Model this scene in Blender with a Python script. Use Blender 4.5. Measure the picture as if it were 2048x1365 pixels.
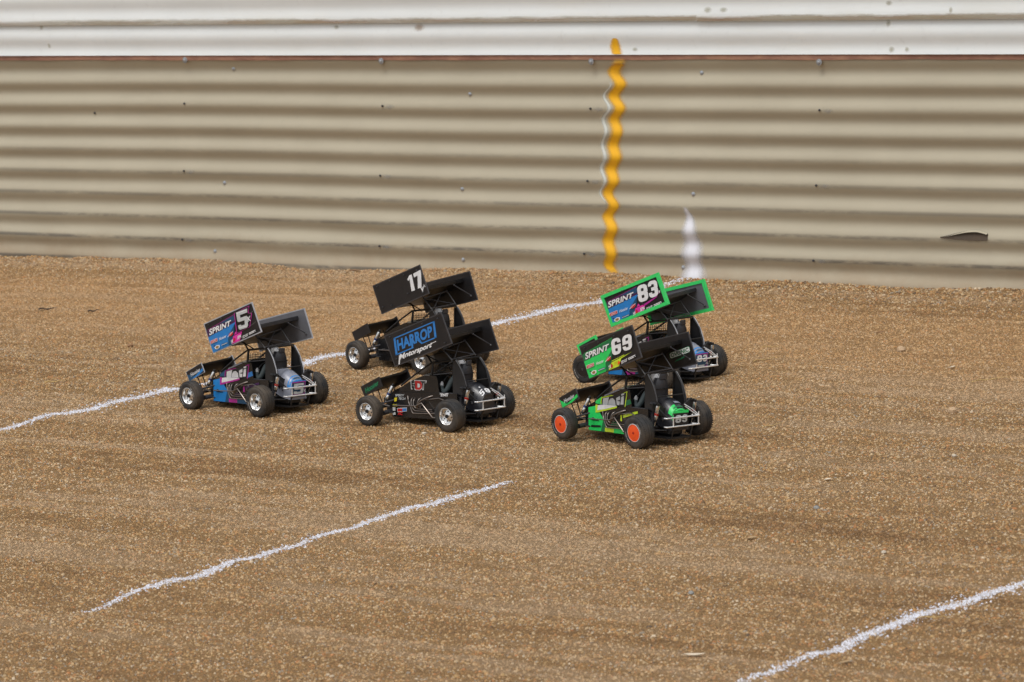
import bpy, math, random
import numpy as np
from mathutils import Vector, Matrix

random.seed(7)
RNG = np.random.default_rng(7)
for o in list(bpy.data.objects):
    bpy.data.objects.remove(o)
S = bpy.context.scene
COL = S.collection

# ------------------------------------------------------------------ camera
CAM_H, CAM_PITCH, CAM_ROLL = 2.0328, 0.156479, 0.080179
cd = bpy.data.cameras.new('camera')
cam = bpy.data.objects.new('camera', cd); COL.objects.link(cam)
cd.sensor_fit = 'HORIZONTAL'; cd.sensor_width = 22.3
cd.lens = 9000.0/2048.0*22.3
cd.clip_start = 0.1; cd.clip_end = 2000
_fw = Vector((0, math.cos(CAM_PITCH), -math.sin(CAM_PITCH)))
_rt = Vector((1, 0, 0)); _up = _rt.cross(_fw)
_r2 = _rt*math.cos(CAM_ROLL) - _up*math.sin(CAM_ROLL)
_u2 = _rt*math.sin(CAM_ROLL) + _up*math.cos(CAM_ROLL)
M = Matrix((_r2, _u2, -_fw)).transposed().to_4x4(); M.translation = Vector((0, 0, CAM_H))
cam.matrix_world = M
cd.dof.use_dof = True; cd.dof.focus_distance = 11.6; cd.dof.aperture_fstop = 7.1
S.camera = cam

# ------------------------------------------------------------------ world, sun, exposure
SUN_EL, SUN_AZ = math.radians(66), math.radians(212)     # azimuth clockwise from +Y: high behind the camera, a little left
W = bpy.data.worlds.new('World'); S.world = W; W.use_nodes = True
nt = W.node_tree; nt.nodes.clear()
sky = nt.nodes.new('ShaderNodeTexSky'); sky.sky_type = 'NISHITA'; sky.sun_disc = False
sky.sun_elevation = SUN_EL; sky.sun_rotation = SUN_AZ
sky.air_density = 1.0; sky.dust_density = 4.0; sky.ozone_density = 1.0
hs = nt.nodes.new('ShaderNodeHueSaturation'); hs.inputs['Saturation'].default_value = 0.25
bg = nt.nodes.new('ShaderNodeBackground'); bg.inputs['Strength'].default_value = 0.148
wo = nt.nodes.new('ShaderNodeOutputWorld')
nt.links.new(sky.outputs[0], hs.inputs['Color']); nt.links.new(hs.outputs[0], bg.inputs['Color'])
nt.links.new(bg.outputs[0], wo.inputs['Surface'])
sl = bpy.data.lights.new('sun', 'SUN'); sl.energy = 0.8; sl.angle = math.radians(26); sl.color = (1, 0.985, 0.955)
sun = bpy.data.objects.new('sun', sl); COL.objects.link(sun)
_d = Vector((math.sin(SUN_AZ)*math.cos(SUN_EL), math.cos(SUN_AZ)*math.cos(SUN_EL), math.sin(SUN_EL)))
sun.rotation_euler = _d.to_track_quat('Z', 'Y').to_euler(); sun.location = (-3, -4, 8)
S.view_settings.view_transform = 'Standard'; S.view_settings.look = 'None'
S.view_settings.gamma = 1; S.view_settings.use_curve_mapping = False
S.view_settings.exposure = 0.15

# ------------------------------------------------------------------ materials
def mat(name):
    m = bpy.data.materials.new(name); m.use_nodes = True
    return m, m.node_tree, m.node_tree.nodes['Principled BSDF']
def N(t, kind, **kw):
    n = t.nodes.new(kind)
    for k, v in kw.items(): setattr(n, k, v)
    return n
def ramp(t, fac, stops, interp='LINEAR'):
    r = N(t, 'ShaderNodeValToRGB'); cr = r.color_ramp; cr.interpolation = interp
    while len(cr.elements) > 1: cr.elements.remove(cr.elements[-1])
    cr.elements[0].position = stops[0][0]; cr.elements[0].color = (*stops[0][1], 1)
    for p, c in stops[1:]:
        e = cr.elements.new(p); e.color = (*c, 1)
    t.links.new(fac, r.inputs['Fac'])
    return r.outputs['Color']
def noise(t, scale, detail=4, rough=0.6, vec=None, dist=0.0):
    n = N(t, 'ShaderNodeTexNoise'); n.inputs['Scale'].default_value = scale
    n.inputs['Detail'].default_value = detail; n.inputs['Roughness'].default_value = rough
    n.inputs['Distortion'].default_value = dist
    if vec is not None: t.links.new(vec, n.inputs['Vector'])
    return n.outputs['Fac']
def mixc(t, fac, a, b, mode='MIX'):
    m = N(t, 'ShaderNodeMix', data_type='RGBA', blend_type=mode)
    for sock, v in ((m.inputs[0], fac), (m.inputs[6], a), (m.inputs[7], b)):
        if isinstance(v, (int, float)): sock.default_value = v
        elif isinstance(v, tuple): sock.default_value = (*v, 1)
        else: t.links.new(v, sock)
    return m.outputs[2]
def mth(t, op, a, b=None, c=None, clamp=False):
    m = N(t, 'ShaderNodeMath', operation=op); m.use_clamp = clamp
    for i, v in enumerate((a, b, c)):
        if v is None: continue
        if isinstance(v, (int, float)): m.inputs[i].default_value = v
        else: t.links.new(v, m.inputs[i])
    return m.outputs[0]
def objvec(t, scale=(1, 1, 1), rot=(0, 0, 0), out='Object'):
    tc = N(t, 'ShaderNodeTexCoord'); mp = N(t, 'ShaderNodeMapping')
    mp.inputs['Scale'].default_value = scale; mp.inputs['Rotation'].default_value = rot
    t.links.new(tc.outputs[out], mp.inputs['Vector']); return mp.outputs[0]
def maprange(t, v, a, b, c=0.0, d=1.0, smooth=False):
    m = N(t, 'ShaderNodeMapRange'); m.clamp = True
    if smooth: m.interpolation_type = 'SMOOTHSTEP'
    t.links.new(v, m.inputs[0])
    for i, x in enumerate((a, b, c, d)): m.inputs[i+1].default_value = x
    return m.outputs[0]

def simple(name, col, rough=0.5, metal=0.0, dust=0.12, coat=0.0, var=0.1):
    m, t, b = mat(name)
    v = objvec(t)
    n = noise(t, 90, 5, 0.65, v)
    base = mixc(t, maprange(t, n, 0.3, 0.7), tuple(c*(1-var) for c in col), tuple(min(1, c*(1+var)) for c in col))
    n2 = noise(t, 28, 6, 0.7, v)
    base = mixc(t, maprange(t, n2, 0.45, 0.8, 0.0, dust), base, (0.30, 0.21, 0.125))
    t.links.new(base, b.inputs['Base Color'])
    t.links.new(maprange(t, n2, 0.3, 0.75, rough*0.85, min(1, rough*1.25)), b.inputs['Roughness'])
    b.inputs['Metallic'].default_value = metal
    b.inputs['Coat Weight'].default_value = coat; b.inputs['Coat Roughness'].default_value = 0.15
    return m
MAT = {}
def mk(name, *a, **k): MAT[name] = simple(name, *a, **k)
mk('black_plastic', (0.013, 0.013, 0.014), 0.42, dust=0.05)
mk('black_gloss', (0.010, 0.010, 0.011), 0.22, coat=0.4, dust=0.04)
mk('black_decal', (0.012, 0.012, 0.014), 0.38, dust=0.03)
mk('charcoal', (0.035, 0.035, 0.04), 0.45, dust=0.05)
mk('panel_grey', (0.13, 0.134, 0.15), 0.35, dust=0.04)
mk('trim_grey', (0.40, 0.41, 0.44), 0.35, dust=0.05)
mk('dark_trim', (0.05, 0.05, 0.055), 0.3, dust=0.05)
mk('bumper_chrome', (0.88, 0.88, 0.87), 0.30, 0.55, dust=0.02)
mk('alloy', (0.80, 0.80, 0.79), 0.22, 0.85, dust=0.03)
mk('steel_tube', (0.27, 0.235, 0.21), 0.30, 1.0, dust=0.12)
mk('shock_silver', (0.74, 0.74, 0.72), 0.22, 0.9, dust=0.05)
mk('red_anodised', (0.42, 0.03, 0.02), 0.3, 0.4)
mk('blue_anodised', (0.03, 0.05, 0.16), 0.3, 0.5)
mk('brass', (0.55, 0.36, 0.14), 0.35, 0.8)
mk('orange_plastic', (0.80, 0.085, 0.012), 0.45, dust=0.05)
mk('blue', (0.020, 0.21, 0.56), 0.35, dust=0.03)
mk('teal', (0.012, 0.075, 0.16), 0.35, dust=0.03)
mk('purple', (0.055, 0.018, 0.075), 0.35, dust=0.03)
mk('magenta', (0.44, 0.022, 0.28), 0.35, dust=0.03)
mk('pink', (0.70, 0.035, 0.36), 0.35, dust=0.03)
mk('green', (0.022, 0.62, 0.12), 0.35, dust=0.03)
mk('dark_green', (0.012, 0.16, 0.055), 0.35, dust=0.03)
mk('script_green', (0.010, 0.22, 0.09), 0.4, dust=0.03)
mk('trim_green', (0.045, 0.66, 0.15), 0.42, dust=0.04)
mk('lime', (0.55, 0.72, 0.035), 0.35, dust=0.03)
mk('box_blue', (0.028, 0.20, 0.55), 0.4, dust=0.03)
mk('white', (0.78, 0.78, 0.78), 0.35, dust=0.05)
mk('number_grey', (0.52, 0.54, 0.54), 0.3, dust=0.03)
mk('line_grey', (0.17, 0.17, 0.15), 0.4)
mk('red', (0.55, 0.02, 0.02), 0.4, dust=0.03)
mk('yellow', (0.65, 0.52, 0.02), 0.4, dust=0.03)
mk('tank_grey', (0.255, 0.27, 0.325), 0.3, coat=0.3, dust=0.05)
mk('tank_black', (0.018, 0.019, 0.024), 0.3, coat=0.25, dust=0.05)
mk('suit_grey', (0.075, 0.10, 0.105), 0.7, dust=0.04)
mk('tyre_letters', (0.42, 0.42, 0.40), 0.7, dust=0.2)
mk('net', (0.012, 0.011, 0.011), 0.8)
def tyre_mat():
    m, t, b = mat('tyre_rubber'); v = objvec(t)
    n = noise(t, 60, 6, 0.7, v); n2 = noise(t, 16, 4, 0.6, v)
    c = mixc(t, maprange(t, n, 0.3, 0.7), (0.014, 0.014, 0.0145), (0.030, 0.029, 0.028))
    c = mixc(t, maprange(t, n2, 0.42, 0.72, 0, 0.34), c, (0.20, 0.145, 0.09))
    t.links.new(c, b.inputs['Base Color']); b.inputs['Roughness'].default_value = 0.72
    bp = N(t, 'ShaderNodeBump'); bp.inputs['Strength'].default_value = 0.25; bp.inputs['Distance'].default_value = 0.001
    t.links.new(noise(t, 420, 3, 0.6, v), bp.inputs['Height']); t.links.new(bp.outputs[0], b.inputs['Normal'])
    return m
MAT['tyre'] = tyre_mat()

# ------------------------------------------------------------------ mesh builder
class MB:
    def __init__(s): s.v = []; s.f = []; s.m = []; s.mats = []
    def mi(s, name):
        if name not in s.mats: s.mats.append(name)
        return s.mats.index(name)
    def add(s, verts, faces, m):
        k = len(s.v); i = s.mi(m)
        s.v += [tuple(p) for p in verts]
        s.f += [tuple(k+a for a in f) for f in faces]; s.m += [i]*len(faces)
    def slab(s, poly, off, m, m_edge=None):
        """3D polygon extruded by vector off (a slab with two faces and a rim)."""
        n = len(poly); a = [Vector(p) for p in poly]; o = Vector(off)
        s.add([*a, *[p+o for p in a]], [tuple(range(n-1, -1, -1)), tuple(range(n, 2*n))], m)
        s.add([*a, *[p+o for p in a]], [(i, (i+1) % n, n+(i+1) % n, n+i) for i in range(n)], m_edge or m)
    def poly(s, pts, m): s.add(pts, [tuple(range(len(pts)))], m)
    def box(s, c, d, m, rot=None, bev=0.0):
        c = Vector(c); hx, hy, hz = (x/2 for x in d); R = rot or Matrix.Identity(3)
        if bev <= 0:
            vs = [c+R@Vector((x*hx, y*hy, z*hz)) for z in (-1, 1) for y in (-1, 1) for x in (-1, 1)]
            s.add(vs, [(0, 2, 3, 1), (4, 5, 7, 6), (0, 1, 5, 4), (2, 6, 7, 3), (0, 4, 6, 2), (1, 3, 7, 5)], m)
        else:
            b = bev; ring = lambda ax, ay: [(-ax+b, -ay), (ax-b, -ay), (ax, -ay+b), (ax, ay-b), (ax-b, ay), (-ax+b, ay), (-ax, ay-b), (-ax, -ay+b)]
            rows = [(ring(hx-b, hy-b), -hz), (ring(hx, hy), -hz+b), (ring(hx, hy), hz-b), (ring(hx-b, hy-b), hz)]
            vs = [c+R@Vector((x, y, z)) for r, z in rows for x, y in r]
            fs = [tuple(range(7, -1, -1)), tuple(range(24, 32))]
            for k in range(3): fs += [(k*8+i, k*8+(i+1) % 8, k*8+8+(i+1) % 8, k*8+8+i) for i in range(8)]
            s.add(vs, fs, m)
    def tube(s, pts, r, m, n=8, cap=True):
        P = [Vector(p) for p in pts]; R = r if isinstance(r, (list, tuple)) else [r]*len(P)
        t0 = (P[1]-P[0]).normalized(); u = t0.orthogonal().normalized(); vs = []
        for i, p in enumerate(P):
            if i == 0: t = P[1]-P[0]
            elif i == len(P)-1: t = P[-1]-P[-2]
            else: t = (P[i+1]-P[i]).normalized()+(P[i]-P[i-1]).normalized()
            t.normalize(); u = (u-t*u.dot(t)).normalized(); w = t.cross(u)
            for k in range(n):
                a = 2*math.pi*k/n; vs.append(p+(u*math.cos(a)+w*math.sin(a))*R[i])
        fs = []
        for i in range(len(P)-1):
            fs += [(i*n+k, i*n+(k+1) % n, (i+1)*n+(k+1) % n, (i+1)*n+k) for k in range(n)]
        if cap: fs += [tuple(range(n-1, -1, -1)), tuple(range((len(P)-1)*n, len(P)*n))]
        s.add(vs, fs, m)
    def lathe(s, prof, m, n=32, c=(0, 0, 0), axis=1, close=False):
        """profile of (along axis, radius) turned round the Y axis (axis=1) through c."""
        vs = []; c = Vector(c)
        for a, r in prof:
            for k in range(n):
                t = 2*math.pi*k/n
                q = (r*math.cos(t), a, r*math.sin(t)) if axis == 1 else (r*math.cos(t), r*math.sin(t), a)
                vs.append(c+Vector(q))
        fs = []
        L = len(prof)
        for i in range(L if close else L-1):
            j = (i+1) % L
            fs += [(i*n+k, j*n+k, j*n+(k+1) % n, i*n+(k+1) % n) for k in range(n)]
        s.add(vs, fs, m)
    def loft(s, rings, m, cap=True, closed=True):
        n = len(rings[0]); vs = [p for r in rings for p in r]; fs = []
        for i in range(len(rings)-1):
            for k in range(n if closed else n-1):
                fs.append((i*n+k, i*n+(k+1) % n, (i+1)*n+(k+1) % n, (i+1)*n+k))
        if cap: fs += [tuple(range(n-1, -1, -1)), tuple(range((len(rings)-1)*n, len(rings)*n))]
        s.add(vs, fs, m)
    def sphere(s, c, r, m, n=14, k=9, sc=(1, 1, 1)):
        c = Vector(c); rings = []
        for i in range(1, k):
            a = math.pi*i/k
            rings.append([c+Vector((r*math.sin(a)*math.cos(2*math.pi*j/n)*sc[0], r*math.sin(a)*math.sin(2*math.pi*j/n)*sc[1], -r*math.cos(a)*sc[2])) for j in range(n)])
        s.loft(rings, m)
    def xf(s, fn):
        s.v = [tuple(fn(Vector(p))) for p in s.v]; return s
    def mesh(s, name, smooth=35, scale=1.0):
        me = bpy.data.meshes.new(name)
        me.from_pydata([(x*scale, y*scale, z*scale) for x, y, z in s.v], [], s.f)
        for n in s.mats: me.materials.append(MAT[n])
        me.polygons.foreach_set('material_index', s.m)
        if smooth:
            me.polygons.foreach_set('use_smooth', [True]*len(me.polygons))
            me.set_sharp_from_angle(angle=math.radians(smooth))
        me.update(); return me
def link(name, me, parent=None, loc=None):
    o = bpy.data.objects.new(name, me); COL.objects.link(o)
    if parent is not None: o.parent = parent
    if loc is not None: o.location = loc
    return o
def tag(o, label=None, cat=None, group=None, kind=None):
    for k, v in (('label', label), ('category', cat), ('group', group), ('kind', kind)):
        if v: o[k] = v
    return o

# ------------------------------------------------------------------ lettering as geometry
_TC = {}
def text_geo(body, bold=0.0):
    """flat text outline normalised to the unit box: verts (x, y), faces, aspect"""
    key = (body, bold)
    if key in _TC: return _TC[key]
    cu = bpy.data.curves.new('lettering', 'FONT'); cu.body = body; cu.offset = bold; cu.resolution_u = 3
    ob = bpy.data.objects.new('lettering', cu); COL.objects.link(ob)
    bpy.context.view_layer.update()
    ev = ob.evaluated_get(bpy.context.evaluated_depsgraph_get()); me = ev.to_mesh()
    v = np.array([x.co[:2] for x in me.vertices]); f = [tuple(p.vertices) for p in me.polygons]
    ev.to_mesh_clear(); bpy.data.objects.remove(ob); bpy.data.curves.remove(cu)
    lo, hi = v.min(0), v.max(0)
    _TC[key] = ((v-lo)/(hi-lo), f, (hi-lo)[0]/(hi-lo)[1]); return _TC[key]
def quad_map(q):
    """bilinear map: q = bottom-left, bottom-right, top-right, top-left"""
    q = [np.array(p, float) for p in q]
    return lambda x, y: (1-x)*(1-y)*q[0]+x*(1-y)*q[1]+x*y*q[2]+(1-x)*y*q[3]
class Decal:
    """flat print laid on a plane: pt(a, b, h) gives the 3D point at height h over the surface"""
    def __init__(s, pt, step=0.16): s.pt = pt; s.mb = MB(); s.h = 0.25; s.step = step
    def poly(s, pts, m): s.mb.poly([s.pt(a, b, s.h) for a, b in pts], m); s.h += s.step; return s
    def text(s, body, quad, m, bold=0.0, shape=None):
        v, f, _ = shape or text_geo(body, bold); q = quad_map(quad)
        s.mb.add([s.pt(*q(x, y), s.h) for x, y in v], f, m); s.h += s.step; return s
    def line(s, pts, w, m):
        for p, q in zip(pts[:-1], pts[1:]):
            p = np.array(p); q = np.array(q); d = (q-p)/np.linalg.norm(q-p); n = np.array((-d[1], d[0]))*w/2; e = d*w/2
            s.mb.poly([s.pt(*x, s.h) for x in (p-e+n, q+e+n, q+e-n, p-e-n)], m)
        s.h += s.step; return s
    def dots(s, pts, r, m, asp=1.0):
        for a, b in pts:
            s.mb.poly([s.pt(a+r*math.cos(t), b+r*asp*math.sin(t), s.h) for t in np.linspace(0, 2*math.pi, 9)[:-1]], m)
        s.h += s.step; return s
FIVE = (np.array([(0, 1), (1, 1), (1, .79), (.32, .79), (.32, .63), (.90, .63), (1, .54), (1, .10), (.88, 0), (.10, 0), (0, .10), (0, .26), (.30, .26), (.30, .20), (.68, .20), (.68, .43), (.10, .43), (0, .5)]), [tuple(range(17, -1, -1))], 0.7)
def rr(x0, y0, x1, y1, r, ry=None, n=5):
    ry = ry or r; P = []
    for cx_, cy_, a in ((x1-r, y1-ry, 0), (x0+r, y1-ry, 1), (x0+r, y0+ry, 2), (x1-r, y0+ry, 3)):
        for k in range(n+1):
            t = (a+k/n)*math.pi/2; P.append((cx_+r*math.cos(t), cy_+ry*math.sin(t)))
    return P
BLOCK = {   # heavy rounded numerals: the white body, then the gaps cut out of it
    '6': (rr(0, 0, 1, 1, .36, .26), [rr(.38, .20, .64, .38, .06, .04), [(.38, .58), (1.02, .60), (1.02, .70), (.66, .70), (.64, .80), (.42, .80), (.38, .76)]]),
    '9': (rr(0, 0, 1, 1, .36, .26), [rr(.36, .62, .62, .80, .06, .04), [(.62, .42), (-.02, .40), (-.02, .30), (.34, .30), (.36, .20), (.58, .20), (.62, .24)]]),
    '8': (rr(0, 0, 1, 1, .34, .24), [rr(.37, .62, .63, .79, .06, .04), rr(.37, .21, .63, .39, .06, .04), [(-.02, .54), (.07, .505), (-.02, .47)], [(1.02, .54), (.93, .505), (1.02, .47)]]),
    '3': (rr(0, 0, 1, 1, .34, .24), [[(.36, .60), (.62, .60), (.62, .78), (.36, .78), (.36, .70), (-.02, .70), (-.02, .32), (.36, .32), (.36, .22), (.62, .22), (.62, .40), (.30, .40), (.30, .60)], [(1.02, .54), (.93, .505), (1.02, .47)]])}
def numeral(d, g, quad, m, gap):
    q = quad_map(quad); body, cuts = BLOCK[g]
    d.poly([tuple(q(*p)) for p in body], m)
    h = d.h
    for c_ in cuts: d.h = h; d.poly([tuple(q(*p)) for p in c_], gap)
HOO = text_geo('Hoosier', 0.012)

# ================================================================== GROUND
WTH, WD = 0.703047, 14.25712                              # the fence line: turned 40 degrees, its middle 14.26 m away
WU = Vector((math.cos(WTH), -math.sin(WTH), 0)); WN = Vector((-math.sin(WTH), -math.cos(WTH), 0)); WP = Vector((0, WD, 0))
def vnoise(x, y, seed):
    r = np.random.default_rng(seed); T = r.random((256, 256))
    xi = np.floor(x).astype(int); yi = np.floor(y).astype(int); fx = x-xi; fy = y-yi
    fx = fx*fx*(3-2*fx); fy = fy*fy*(3-2*fy)
    g = lambda a, b: T[a % 256, b % 256]
    return (g(xi, yi)*(1-fx)+g(xi+1, yi)*fx)*(1-fy)+(g(xi, yi+1)*(1-fx)+g(xi+1, yi+1)*fx)*fy-0.5
def wall_coords(x, y):
    u = x*WU.x+(y-WD)*WU.y; n = x*WN.x+(y-WD)*WN.y
    return u, n
def ground_h(x, y):
    u, n = wall_coords(x, y)
    h = 0.010*vnoise(x*1.7, y*1.7, 1)+0.006*vnoise(x*6, y*6, 2)+0.004*vnoise(x*17, y*17, 3)
    h += 0.009*vnoise(u*0.45+3, n*7+0.5*np.sin(u*0.7), 4)+0.007*vnoise(u*0.9, n*15, 5)     # raked and driven ruts along the fence
    near = np.clip(1-n/0.32, 0, 1)
    h += near*near*(0.012+0.026*vnoise(u*1.3, n*2, 6))+near*0.006*vnoise(u*7, n*9, 8)       # spill banked against the sheets
    return h-0.003
def axis(lo, hi, step, far):
    a = list(np.arange(lo, hi, step)); d = step; p = hi; out = []
    while p < far: p += d; d *= 1.35; out.append(p)
    d = step; p = lo; pre = []
    while p > -far: p -= d; d *= 1.35; pre.append(p)
    return np.array(pre[::-1]+a+out)
gx = axis(-3.6, 3.2, 0.028, 400); gy = axis(7.4, 17.0, 0.028, 400)
X, Y = np.meshgrid(gx, gy); Z = ground_h(X, Y)
nx, ny = len(gx), len(gy)
idx = np.arange(nx*ny).reshape(ny, nx)
quads = np.stack([idx[:-1, :-1], idx[:-1, 1:], idx[1:, 1:], idx[1:, :-1]], -1).reshape(-1, 4)
def np_mesh(name, co, faces, nper):
    me = bpy.data.meshes.new(name); nf = len(faces)
    me.vertices.add(len(co)); me.vertices.foreach_set('co', co.astype(np.float32).ravel())
    me.loops.add(nf*nper); me.loops.foreach_set('vertex_index', faces.astype(np.int32).ravel())
    me.polygons.add(nf); me.polygons.foreach_set('loop_start', np.arange(nf, dtype=np.int32)*nper)
    me.update(calc_edges=True); return me
gm = np_mesh('ground', np.stack([X, Y, Z], -1).reshape(-1, 3), quads, 4)
gm.polygons.foreach_set('use_smooth', [True]*len(gm.polygons))

def band_mix(t):
    """broad pale dusty bands and darker ones that follow the fence, shared by sand and grit"""
    v = objvec(t, rot=(0, 0, WTH)); mp = N(t, 'ShaderNodeMapping'); mp.inputs['Scale'].default_value = (0.35, 3.2, 1)
    t.links.new(v, mp.inputs['Vector'])
    a = noise(t, 1.0, 6, 0.66, mp.outputs[0]); b = noise(t, 9.0, 3, 0.6, v)
    m2 = N(t, 'ShaderNodeMapping'); m2.inputs['Scale'].default_value = (0.6, 13, 1); t.links.new(v, m2.inputs['Vector'])
    c = noise(t, 1.0, 5, 0.6, m2.outputs[0], 0.3)
    return mth(t, 'ADD', mth(t, 'ADD', mth(t, 'MULTIPLY', a, 0.45), mth(t, 'MULTIPLY', c, 0.40)), mth(t, 'MULTIPLY', b, 0.15))
def rake_zone(t, c):
    """the combed strip one to three paces off the fence: finer, more orange dirt"""
    v = objvec(t); sp = N(t, 'ShaderNodeSeparateXYZ'); t.links.new(v, sp.inputs[0])
    n = mth(t, 'ADD', mth(t, 'MULTIPLY', sp.outputs[0], WN.x), mth(t, 'MULTIPLY', mth(t, 'SUBTRACT', sp.outputs[1], WD), WN.y))
    n = mth(t, 'ADD', n, mth(t, 'MULTIPLY', noise(t, 1.1, 3, 0.5, v), 0.5))
    f = mth(t, 'MULTIPLY', maprange(t, n, 0.35, 0.75, 0, 1, True), maprange(t, n, 1.9, 1.2, 0, 1, True))
    return mixc(t, mth(t, 'MULTIPLY', f, 0.38), c, (0.47, 0.275, 0.125))
def sand_mat():
    m, t, b = mat('sandy_dirt'); v = objvec(t)
    n1 = noise(t, 240, 3, 0.8, v); n2 = noise(t, 60, 5, 0.7, v); bm = band_mix(t)
    c = ramp(t, n1, [(0.28, (0.128, 0.071, 0.028)), (0.40, (0.286, 0.167, 0.067)), (0.54, (0.391, 0.244, 0.110)), (0.70, (0.496, 0.339, 0.186))])
    c = mixc(t, maprange(t, n2, 0.35, 0.7, 0, 0.4), c, (0.331, 0.167, 0.060))
    c = mixc(t, maprange(t, bm, 0.50, 0.575, 0, 0.62), c, (0.421, 0.290, 0.170))
    c = mixc(t, maprange(t, bm, 0.475, 0.405, 0, 0.62), c, (0.188, 0.099, 0.040))
    c = rake_zone(t, c)
    t.links.new(c, b.inputs['Base Color']); b.inputs['Roughness'].default_value = 0.95
    b.inputs['Specular IOR Level'].default_value = 0.2
    bp = N(t, 'ShaderNodeBump'); bp.inputs['Strength'].default_value = 1.0; bp.inputs['Distance'].default_value = 0.008
    t.links.new(mth(t, 'ADD', n1, n2), bp.inputs['Height']); t.links.new(bp.outputs[0], b.inputs['Normal'])
    return m
MAT['sand'] = sand_mat(); gm.materials.append(MAT['sand'])
ground = tag(link('ground', gm), 'brown sandy gravel track surface', kind='structure')

def grit_mat():
    m, t, b = mat('grit'); g = N(t, 'ShaderNodeNewGeometry'); r = g.outputs['Random Per Island']
    c = ramp(t, r, [(0.0, (0.329, 0.171, 0.059)), (0.14, (0.432, 0.236, 0.088)), (0.25, (0.423, 0.278, 0.124)), (0.36, (0.508, 0.342, 0.180)),
                    (0.45, (0.235, 0.134, 0.057)), (0.56, (0.117, 0.072, 0.039)), (0.68, (0.404, 0.171, 0.063)), (0.75, (0.282, 0.250, 0.198)),
                    (0.82, (0.536, 0.398, 0.234)), (0.945, (0.620, 0.509, 0.360)), (0.978, (0.066, 0.056, 0.048))], 'CONSTANT')
    c = mixc(t, 0.18, c, (0.34, 0.215, 0.11))
    bm = band_mix(t)
    c = mixc(t, maprange(t, bm, 0.50, 0.575, 0, 0.58), c, (0.436, 0.304, 0.184))
    c = mixc(t, maprange(t, bm, 0.475, 0.405, 0, 0.52), c, (0.196, 0.103, 0.040))
    c = rake_zone(t, c)
    t.links.new(c, b.inputs['Base Color']); b.inputs['Roughness'].default_value = 0.85
    b.inputs['Specular IOR Level'].default_value = 0.3
    return m
MAT['grit'] = grit_mat()
def grains(x, y, z, r, seed, kind):
    """low grains as numpy geometry: kind 0 = four sided chips, 1 = rounded ten faced stones"""
    g = np.random.default_rng(seed); n = len(x); a0 = g.random(n)*6.283
    el = 0.65+0.7*g.random(n); th = g.random(n)*6.283; ct, st = np.cos(th), np.sin(th)
    def ring(sc, jit):
        P = []
        for k in range(4):
            a = a0+k*math.pi/2+(g.random(n)-.5)*jit; rr = 1.12*r*sc*(0.8+0.4*g.random(n))
            px = rr*np.cos(a)*el; py = rr*np.sin(a)/el
            P.append((x+px*ct-py*st, y+px*st+py*ct))
        return P
    base = ring(1.0, .9)
    if kind == 0:
        V = np.empty((n, 5, 3))
        for k in range(4): V[:, k, 0], V[:, k, 1] = base[k]; V[:, k, 2] = z-r*0.3
        V[:, 4, 0] = x+(g.random(n)-.5)*r*.9; V[:, 4, 1] = y+(g.random(n)-.5)*r*.9; V[:, 4, 2] = z+r*(0.42+0.62*g.random(n))
        F = np.array([(0, 1, 4), (1, 2, 4), (2, 3, 4), (3, 0, 4)]); nv = 5
    else:
        top = ring(.6, .7); V = np.empty((n, 8, 3)); hh = 0.42+0.45*g.random(n)
        for k in range(4):
            V[:, k, 0], V[:, k, 1] = base[k]; V[:, k, 2] = z-r*0.1
            V[:, 4+k, 0], V[:, 4+k, 1] = top[k]; V[:, 4+k, 2] = z+r*hh*(0.8+0.35*g.random(n))
        F = np.array([(0, 1, 5), (0, 5, 4), (1, 2, 6), (1, 6, 5), (2, 3, 7), (2, 7, 6), (3, 0, 4), (3, 4, 7), (4, 5, 6), (4, 6, 7)]); nv = 8
    faces = (np.arange(n)[:, None, None]*nv+F[None]).reshape(-1, 3)
    return V.reshape(-1, 3), faces
def in_view(n, seed, pad=0.46):
    g = np.random.default_rng(seed); y = 7.9+g.random(n*2)*8.6; hw = (y*0.1165)+pad
    x = (g.random(n*2)*2-1)*2.35; ok = (np.abs(x) < hw)
    x, y = x[ok], y[ok]; u, q = wall_coords(x, y); ok = q > 0.004
    return x[ok][:n], y[ok][:n]
def lay(n, seed, rmin, rmax, kind, powr=2.2):
    x, y = in_view(n, seed); g = np.random.default_rng(seed+50)
    r = rmin+(rmax-rmin)*g.random(len(x))**powr
    return grains(x, y, ground_h(x, y), r, seed+99, kind)
va, fa = lay(415000, 11, 0.0016, 0.0041, 0, 1.4)
vb, fb = lay(46000, 12, 0.0020, 0.0052, 1, 3.2)
def bank(n, seed):      # coarser stones swept up against the foot of the fence
    g = np.random.default_rng(seed); u = -2.9+g.random(n)*5.4; q = 0.006+0.17*g.random(n)**1.7
    x = u*WU.x+q*WN.x; y = WD+u*WU.y+q*WN.y; r = 0.0022+0.0038*g.random(n)**2.4
    return grains(x, y, ground_h(x, y)+0.001, r, seed+1, 1)
vc, fc_ = bank(6000, 15)
gr = np_mesh('gravel', np.concatenate([va, vb, vc]), np.concatenate([fa, fb+len(va), fc_+len(va)+len(vb)]), 3)
gr.materials.append(MAT['grit'])
tag(link('gravel', gr), 'loose brown and orange gravel scattered over the track', kind='stuff')

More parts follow.
